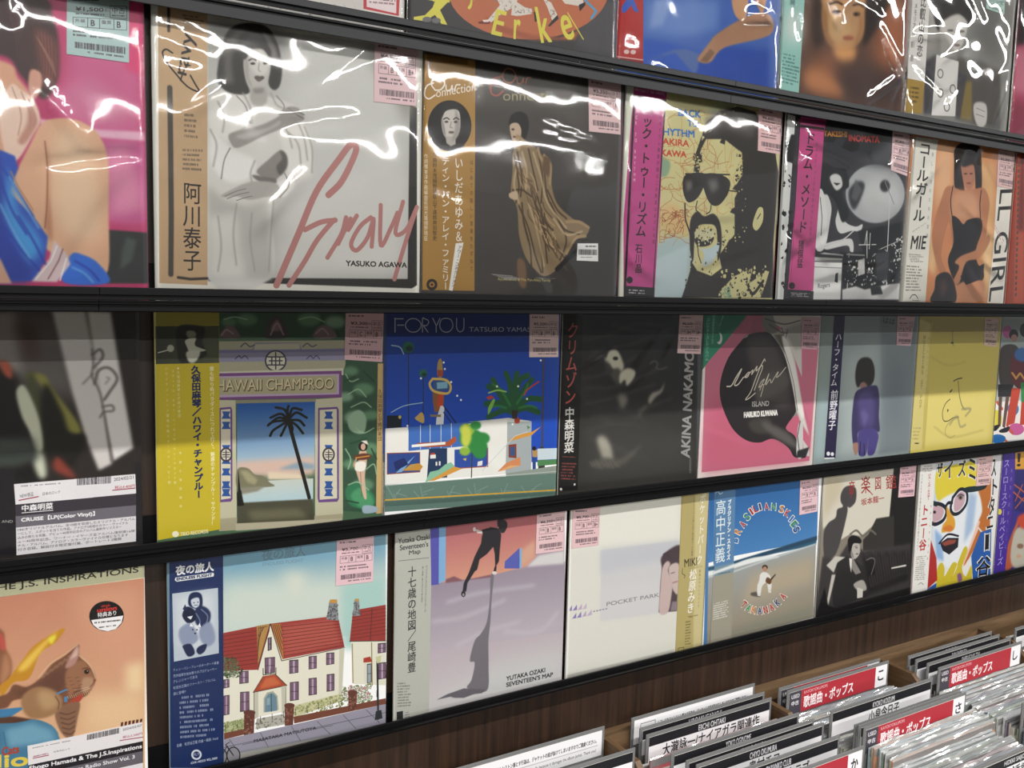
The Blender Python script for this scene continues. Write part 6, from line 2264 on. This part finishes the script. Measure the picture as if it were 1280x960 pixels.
T|1a181b|5|0|294.4,163.5 394.0,165.7 279.6,39.0|イ
T|f0eeea|9|0|452.5,169.6 561.5,172.4 436.5,39.3|ズ
T|1a181b|5|0|460.9,164.8 551.6,165.9 446.2,45.6|ズ
T|f0eeea|9|0|593.7,210.5 693.4,212.6 560.2,35.3|ミ
T|1a181b|5|0|602.3,205.6 683.2,206.0 570.1,41.7|ミ
T|f0eeea|9|0|874.5,207.8 953.9,207.7 855.5,65.8|ス
T|1a181b|5|0|883.4,202.8 943.3,201.0 866.0,72.4|ス
T|f0eeea|9|0|879.9,518.4 971.1,514.2 866.2,360.9|タ
T|1a181b|5|0|888.9,513.7 960.4,507.2 876.7,367.7|タ
T|f0eeea|9|0|906.1,354.8 986.1,355.7 895.3,219.7|ト
T|1a181b|5|0|915.1,350.0 975.4,348.8 905.8,226.4|ト
T|f0eeea|9|0|869.2,618.7 967.8,616.1 863.3,519.4|ニ
T|1a181b|5|0|878.2,614.0 957.1,609.0 873.8,526.4|ニ
T|f0eeea|9|0|868.2,793.4 935.9,795.2 856.5,649.1|ー
T|1a181b|5|0|877.2,788.7 925.3,787.9 867.0,656.2|ー
T|f0eeea|9|0|774.9,991.6 975.3,999.7 777.4,827.5|谷
T|1a181b|5|0|783.8,987.1 964.6,992.1 787.9,834.8|谷
P|e9e7e2|0|0|-9,36 178,37 179,105 184,987 -25,989 -11,669
P|b8453c|1.1|0|-30,34 -5,33 3,993 -24,993 -16,723
N|8a8680|3|24,45 140,48 147,103 23,99
V|c43a3a|1|109.4,112.9 117.1,310.2|37|ジス・イズ・ミスター
V|c43a3a|5|88.0,334.3 89.2,682.7|86|トニー谷
V|77726c|0|24.1,105.3 31.2,674.9|17|そろばん片手に世間を斬る怪人奇芸の魅力のすべて
N|8a8680|12|25,715 143,724 154,913 25,900
L|3a3634|3.6|0|1|71,935 102,926 132,944
V|8a8680|0|156.3,334.7 159.6,775.1|15|解説つき完全保存盤
S|e9b3b0|3,800|B|B|685,37 885,38 868,266 690,261
@purple
P|d99a2c|0|0|163,32 876,55 904,226 183,177
T|2a2420|4|0|204.8,152.2 622.7,172.2 195.1,48.8|！！
P|2a2470|5|0|183,177 904,226 977,686 205,507
L|b9583c|12|1.2|1|188,298 333,371
L|b9583c|12|1.2|1|183,356 344,447
L|b9583c|12|1.2|1|220,434 303,309
L|b9583c|12|1.2|1|228,494 339,417
P|b85a3c|5|1|149,827 269,603 297,622 226,838 269,964 158,986
P|b9b3a4|7.5|1|235,719 372,646 706,716 754,1034 271,980
E|8a6a54|3.7|345,816|47.4,6.2 3.1,21.6
E|c99a7a|3.7|337,898|36.8,5.1 2.2,15.5
P|c9452f|10|1|288,561 679,544 706,716 356,674
P|4a2f9c|0|0|-13,47 168,32 183,445 158,986 -37,1002 -27,804
P|c9bfe0|0|0|-20,47 -3,48 -25,1003 -42,1001
V|a99ad9|1|58.0,81.8 76.8,936.6|80|スーロースクールベイビーズ
E|d9c94a|0|14,497|29.9,3.3 3.2,23.8
V|8f80c4|0|133.9,146.3 136.2,825.6|25|新感覚の音楽をここに'''
ops = {}
for ln in ART.split('\n'):
    if ln.startswith('@'): cur = ops.setdefault(ln[1:], [])
    elif ln: cur.append(ln)

RH, TILT = .3125, .009
SIZES = {'gravy': 1000, 'pink': 900, 'conn': 900, 'champ': 960, 'endless': 1000, 'foryou': 960, 'seven': 860, 'btr': 800, 'cats': 900, 'cruise': 900}
rnd = random.Random(7)

def sleeve_mesh(W, H, seed, amp, crease):
    """film bag: front sheet with billows and creases, wrapped over the sides"""
    n = 44
    mb = MB()
    r = random.Random(seed)
    lines = []
    for _ in range(crease):
        x, z, a = r.random()*W, (.15+.85*r.random())*H, r.uniform(-1.2, 1.2)
        lines.append((x, z, math.cos(a), math.sin(a), r.uniform(.03, .10), r.uniform(.0035, .007), r.choice((-1, 1))))
    V = []
    for j in range(n+1):
        for i in range(n+1):
            x, z = W*i/n, H*j/n
            e = min(1, min(i, n-i)/2.5)*min(1, (j+1)/3)
            d = noise.noise(Vector((x*9+seed, z*9, seed*3.1)))*.6+noise.noise(Vector((x*24, z*24+seed, 1.7)))*.25
            d = (d+.5)*amp
            for (lx, lz, ca, sa, ln, wd, sg) in lines:
                u, v = (x-lx)*ca+(z-lz)*sa, -(x-lx)*sa+(z-lz)*ca
                if abs(u) < ln: d += sg*amp*.9*math.exp(-(v/wd)**2)*(1-(u/ln)**2)
            V.append((x, -.0009-max(0, d)*e, z))
    mb.v = V
    for j in range(n):
        for i in range(n):
            k = j*(n+1)+i
            mb.f.append((k, k+1, k+n+2, k+n+1)); mb.uv.append([(0, 0)]*4); mb.mi.append(0)
    k0 = len(mb.v)
    for j in range(n+1): mb.v.append((0-.0004, .0036, H*j/n))
    for j in range(n+1): mb.v.append((W+.0004, .0036, H*j/n))
    for j in range(n):
        mb.f.append((k0+j, j*(n+1), (j+1)*(n+1), k0+j+1)); mb.uv.append([(0, 0)]*4); mb.mi.append(0)
        mb.f.append((j*(n+1)+n, k0+n+1+j, k0+n+2+j, (j+1)*(n+1)+n)); mb.uv.append([(0, 0)]*4); mb.mi.append(0)
    return mb

def plate(parent, name, pts, W, y0, th, m):
    """thin printed sheet with outline pts (0..1000), front at y0, uv on the cover print"""
    p = [(q[0]/1000*W, (1-q[1]/1000)*RH) for q in pts]
    uv = [(q[0]/1000, 1-q[1]/1000) for q in pts]
    a2 = sum(p[i-1][0]*p[i][1]-p[i][0]*p[i-1][1] for i in range(len(p)))
    if a2 < 0: p, uv = p[::-1], uv[::-1]
    mb = MB()
    mb.face([(x, y0, z) for x, z in p], uv)
    mb.face([(x, y0+th, z) for x, z in p[::-1]], uv[::-1])
    for i in range(len(p)):
        a, b = p[i-1], p[i]
        mb.face([(a[0], y0, a[1]), (a[0], y0+th, a[1]), (b[0], y0+th, b[1]), (b[0], y0, b[1])], [uv[i-1]]*2+[uv[i]]*2)
    return mb.build(name, m, parent)

AMP = {'gravy': (.0012, 7), 'pink': (.0016, 6), 'blue': (.0045, 9), 'teal': (.0045, 10), 'bw': (.0045, 9), 'drum': (.0035, 9), 'call': (.003, 7), 'btr': (.0012, 5), 'conn': (.0010, 5), 'anm': (.001, 3), 'speck': (.002, 5), 'redtop': (.003, 6), 'cats': (.002, 5), 'crim': (.0028, 9)}
PT = lambda t: [tuple(float(z) for z in p.split(',')) for p in t.split()]
for (nm, row, rx, rw, base, obis, labels) in META:
    N = SIZES.get(nm, 720)
    cv = Canvas(N, N, base)
    rr = random.Random(nm)
    for ln in ops.get(nm, []): cv.draw(ln, rr)
    pm = print_mat('print_'+nm, cv.image('print_'+nm))
    t = empty('record', (rx, YF[row], LT[row]-.0165), LABEL[nm]+(' in clear plastic' if nm in ('conn', 'yellow', 'pocket') else ''), 'record', f'records displayed in the {ROWWORD[row]}')
    t.rotation_euler = (-TILT, 0, 0)
    mb = MB().box((0, .0002, 0), (rw, .0034, RH), 1)
    mb.face([(0, 0, 0), (rw, 0, 0), (rw, 0, RH), (0, 0, RH)], [(0, 0), (1, 0), (1, 1), (0, 1)], 0)
    mb.build('cover', [pm, M_CARD], t)
    for (pn, q) in obis:
        plate(t, pn, PT(q), rw, -.0005, .0004, pm)
    for q in labels:
        plate(t, 'price_label', [(max(2, min(998, a)), max(2, b)) for a, b in PT(q)], rw, -.0008, .0002, pm)
    amp, cr = AMP.get(nm, (.0009, 4))
    hot = row in (1, 2)
    s = sleeve_mesh(rw+.0014, RH-.001, hash(nm) % 97 if False else sum(map(ord, nm)) % 97, amp, cr).build('plastic_sleeve', M_FILM if hot else M_FILM_SOFT, t, smooth=True)
    s.location = (-.0007, 0, .0005)

# ------------------------------------------------------------------ record bins below
BX = [.245, .62, .995, 1.37, 1.75, 2.13, 2.51]
YB = -.62
structure(MB().box((BX[0]-.5, -.014, -1.48), (BX[-1]+.9, .0145, -.790)).build('trim_2', M_PLY))
tb = empty('record_bin', (BX[0], 0, -1.5), 'light plywood record bin counter with partitions under the wall display', 'bin')
MB().box((-.5, YB-.02, .28), (BX[-1]-BX[0]+.9, -.0145, .30)).build('bottom_board', M_PLY, tb)
MB().box((-.5, YB-.04, 0), (BX[-1]-BX[0]+.9, YB-.02, .62)).build('front_board', M_PLY, tb)
for x in BX:
    mb = MB(); x -= BX[0]
    prof = [(-.0145, .30), (YB-.0195, .30), (YB-.0195, .60), (-.30, .60), (-.16, .655), (-.10, .708), (-.0145, .710)]
    a, b = x-.006, x+.006
    mb.face([(a, y, z) for y, z in prof]); mb.face([(b, y, z) for y, z in prof[::-1]])
    for i in range(len(prof)):
        p, q = prof[i-1], prof[i]
        mb.face([(a, p[0], p[1]), (b, p[0], p[1]), (b, q[0], q[1]), (a, q[0], q[1])])
    mb.build('partition', M_PLY_Y, tb)

# dividers --------------------------------------------------------
ZT = -.765
def card_image(kind, *txt):
    c = Canvas(720, 110 if kind != 'notice' else 96, 'e9e7ea')
    K = c.rgb
    if kind == 'artist':
        c.draw('P|26262a|0|0|0,0 1000,0 1000,370 0,370', rnd)
        n = len(txt[0]); w_ = n*17; x0 = 500-w_/2
        c.draw(f'T|d9d7da|1|0|{x0},330 {x0+w_},330 {x0},90|{txt[0]}', rnd)
        n = len(txt[1]); w_ = min(820, n*62); x0 = 510-w_/2
        c.draw(f'T|1d1b1e|2|0|{x0},930 {x0+w_},930 {x0},430|{txt[1]}', rnd)
    elif kind == 'genre':
        c.draw('P|4a4750|0|0|0,0 115,0 115,1000 0,1000', rnd)
        c.draw('P|b5343f|0|0|115,0 875,0 875,1000 115,1000', rnd)
        c.draw('T|e0dce0|1|0|20,300 95,300 20,130|USED', rnd); c.draw('T|e0dce0|2|0|22,620 92,620 22,420|中古', rnd)
        c.draw('T|e6c9cc|0|0|140,225 370,225 140,90|KAYOKYOKU/POPS', rnd)
        c.draw('T|f3eef0|3|0|140,860 640,860 140,330|歌謡曲・ポップス', rnd)
        c.draw(f'T|1d1b1e|3|0|905,700 965,700 905,230|{txt[0]}', rnd)
    else:
        c.draw('L|3a383c|3|0|0|50,200 165,200 165,1000 50,1000 50,200', rnd)
        c.draw('T|3a383c|2|0|75,780 140,780 75,560|お願い', rnd)
        c.draw('T|4a484c|1|0|190,450 960,450 190,270|レコードをストンストン落とす行為は、ジャケットの底が抜けてしまいますのでご遠慮ください。', rnd)
        c.draw('L|6a686c|1.5|0|0|185,560 970,560', rnd)
        c.draw('T|4a484c|0|0|190,840 960,840 190,680|Please refrain from dropping records loudly because it damages the album jacket. Thank you!', rnd)
    return print_mat('print_card', c.image('print_card', .004), .4)

DIV_PLATE = None
def divider(x, y, label, kind, *txt, zt=ZT, w=.312, ch=.046, lean=0., card=True, tall=.315):
    t = empty('divider', (x, y, zt-tall), label, 'divider', None)
    t.rotation_euler = (lean, 0, 0)
    mb = MB().box((0, -.0012, 0), (w, .0012, tall))
    mb.build('clear_plate', M_ACRYL, t, bevel=.0004)
    if card:
        m = MB()
        x0, x1, z0, z1 = .006, w-.006, tall-.006-ch, tall-.006
        m.face([(x0, -.0022, z0), (x1, -.0022, z0), (x1, -.0022, z1), (x0, -.0022, z1)], [(0, 0), (1, 0), (1, 1), (0, 1)])
        m.box((x0, -.0021, z0), (x1, -.0014, z1), 1)
        m.build('title_card', [card_image(kind, *txt), M_CARD], t)
    return t
DV = [
 (.672, -.0195, 'white printed notice board standing in the leftmost bin', 'notice'),
 (.676, -.100, 'clear divider with black-headed card behind records in leftmost bin', 'artist', 'KAZUKI TOMOKAWA', '友川カズキ'),
 (1.045, -.0195, 'white printed notice board in the second bin, behind two black-banded dividers', 'notice'),
 (1.038, -.052, 'dark-headed divider card squeezed between the second notice board and the large-text divider', 'artist', 'HIROAKI IGARASHI', '五十嵐浩晃'),
 (1.036, -.072, 'black-banded divider with the largest Japanese lettering, right behind the pink record edge', 'artist', 'EIICHI OHTAKI', '大瀧詠一/ナイアガラ関連作'),
 (1.026, -.148, 'grey-headed divider in front of the pink record edge', 'artist', 'YOKO OGINOME', '荻野目洋子'),
 (1.034, -.176, 'blank-looking divider pressed behind the divider with three cut-off characters', 'artist', 'YUKIKO OKADA', '岡田有希子'),
 (1.042, -.192, 'divider with black band two places behind the red card at the bottom edge', 'artist', 'CHIYO OKUMURA', '奥村チヨ'),
 (1.030, -.237, 'divider with black band directly behind the red card at the bottom edge', 'artist', 'ONYANKO CLUB', 'おニャン子クラブ'),
 (1.036, -.284, 'red divider card with a white kana square at the bottom edge of the picture', 'genre', 'か'),
 (1.392, -.050, 'red divider mostly hidden behind the frontmost red card by the wall, third bin', 'genre', 'け'),
 (1.396, -.068, 'red divider card nearest the wall, third bin, with two-stroke kana', 'genre', 'こ'),
 (1.402, -.167, 'white divider card between the two red cards of the third bin', 'artist', 'KYOKO KOIZUMI', '小泉今日子'),
 (1.396, -.226, 'dark divider edge two places behind the lower red card of the third bin', 'artist', 'KENJI SAWADA', '沢田研二'),
 (1.398, -.233, 'dark divider edge touching the lower red card of the third bin', 'artist', 'JUNKO SAKURADA', '桜田淳子'),
 (1.402, -.241, 'lower red divider card of the third bin, with three-stroke kana', 'genre', 'さ'),
 (1.402, -.428, 'black-headed divider at the bottom right corner of the picture', 'artist', 'HIDEKI SAIJO', '西城秀樹'),
 (1.766, -.074, 'dark divider closest to the wall in the fourth bin', 'artist', 'SHONENTAI', '少年隊'),
 (1.760, -.096, 'thin dark divider, second from the wall in the fourth bin', 'artist', 'JUN SHIBATA', '柴田淳'),
 (1.768, -.118, 'wide black-banded divider touching the red card of the fourth bin', 'artist', 'SHIBUGAKI TAI', 'シブがき隊'),
 (1.770, -.143, 'red divider card of the fourth bin, with hook-shaped kana', 'genre', 'し'),
 (1.764, -.325, 'red divider cut off by the right edge of the picture', 'genre', 'す'),
 (2.146, -.090, 'white divider card at the far right bin under the wall', 'artist', 'MAKI SHOJI', '庄司真紀'),
 (2.150, -.150, 'second divider in the far right bin, nearer the camera', 'artist', 'SPEED', 'スピード'),
]
DVL = {}
for d in DV:
    z = ZT + (.003 if d[3] == 'notice' else random.Random(int(d[0]*1000+abs(d[1])*7000)).uniform(-.003, .002))
    if 'two places behind' in d[2] or 'pressed behind' in d[2]: z -= .002
    o = divider(d[0], d[1], d[2], *d[3:], zt=z)
    o['group'] = 'dividers in the record bins'
    DVL.setdefault(min(range(len(BX)), key=lambda i: abs(BX[i]+.19-d[0]-.155)), []).append(d[1])

# packed LPs ------------------------------------------------------
LPC = ['efece4', 'd9cfb8', 'e3b0b8', 'c4505a', '7f95a6', 'b4d0d8', 'f4f4f2', '6a6664', 'c4d6aa', 'd99a70', 'a09ab4', 'e8e0c8', '2f2f33', '9dbcb0']
LPM = [mat('lp_jacket', c, .5, nscale=30, namt=.5, dirt='7d7a75') for c in LPC]
def film_strip(W, seed):
    """folded top of a film sleeve: a sloping, slightly wavy ridge along the record's edge"""
    mb = MB(); n = 16; r = random.Random(seed)
    z0 = .3132
    for i in range(n+1):
        x = W*i/n
        h = .0026+.0011*math.sin(i*.9+seed)+r.uniform(-.0009, .0009)
        y = .0006+r.uniform(-.0007, .0007)
        mb.v += [(x, -.0020, z0-.014), (x, -.0021, z0-.0004+r.uniform(-.0004, .0004)), (x, y, z0+h), (x, .0020, z0-.001)]
    for i in range(n):
        for k in range(3):
            a = i*4+k
            mb.f.append((a, a+4, a+5, a+1)); mb.uv.append([(0, 0)]*4); mb.mi.append(0)
    return mb
protos = []
for c in range(len(LPC)):
    o = tag(MB().box((0, -.0016, 0), (.313, .0016, .313)).build('record', LPM[c]), 'x', 'record')
    s = film_strip(.3145, c).build('plastic_sleeve', M_FILM_TOP, o, smooth=False)
    s.location = (-.0007, 0, 0)
    protos.append((o, s))
BINWORD = {1: 'leftmost bin', 2: 'second bin from the left', 3: 'third bin from the left', 4: 'fourth bin from the left', 5: 'far right bin'}
COLW = ['off-white', 'sand', 'pale rose', 'red', 'slate blue', 'pale aqua', 'white', 'dark grey', 'sage green', 'tan', 'mauve', 'ivory', 'black', 'grey-green']
used = set()
PACK = [(1, .640, -.030, -.20, 34), (2, 1.020, -.030, -.325, 64), (3, 1.392, -.030, -.49, 94), (4, 1.768, -.030, -.385, 76), (5, 2.150, -.030, -.20, 28)]
for (b, x, y0, y1, n) in PACK:
    r = random.Random(b*11)
    divs = DVL.get(b, [])
    step = (y0-y1)/n
    for i in range(n):
        y = y0-step*(i+.5)
        if any(abs(y-d) < .0042 for d in divs): continue
        if b == 2 and -.075 < y < 0 : zt = -.845
        else: zt = -.822
        if b == 3 and y > -.06: zt = -.835
        if b == 4 and y > -.135: zt = -.84
        if b == 3 and -.30 < y < -.244: zt = -.806
        zt += r.uniform(-.004, .003)
        if b == 2 and abs(y+.098) < step*.5:
            ci, zt, lab = 3, -.800, 'pink-edged record standing above its neighbours, second bin from left'
        else:
            ci, lab = r.randrange(len(LPC)), 'sleeved record packed edge-on in the '+BINWORD[b]
            if ci == 3 and r.random() < .6: ci = 0
            if ci in (7, 12) and r.random() < .6: ci = 6
            lab = f'{COLW[ci]} sleeved record packed edge-on in the {BINWORD[b]}'
        o0, s0 = protos[ci]
        if ci in used:
            o = o0.copy(); COL.objects.link(o)
            s = s0.copy(); COL.objects.link(s); s.parent = o
        else:
            o, s = o0, s0; used.add(ci)
        o.location = (x+r.uniform(-.003, .012)+(.022 if b == 3 and -.30 < y < -.244 else 0), y, zt-.313)
        o['label'] = lab; o['group'] = lab.split(' sleeved')[0]+' records packed in the '+BINWORD[b]
for i, (o, s) in enumerate(protos):
    if i not in used:
        bpy.data.objects.remove(s); bpy.data.objects.remove(o)
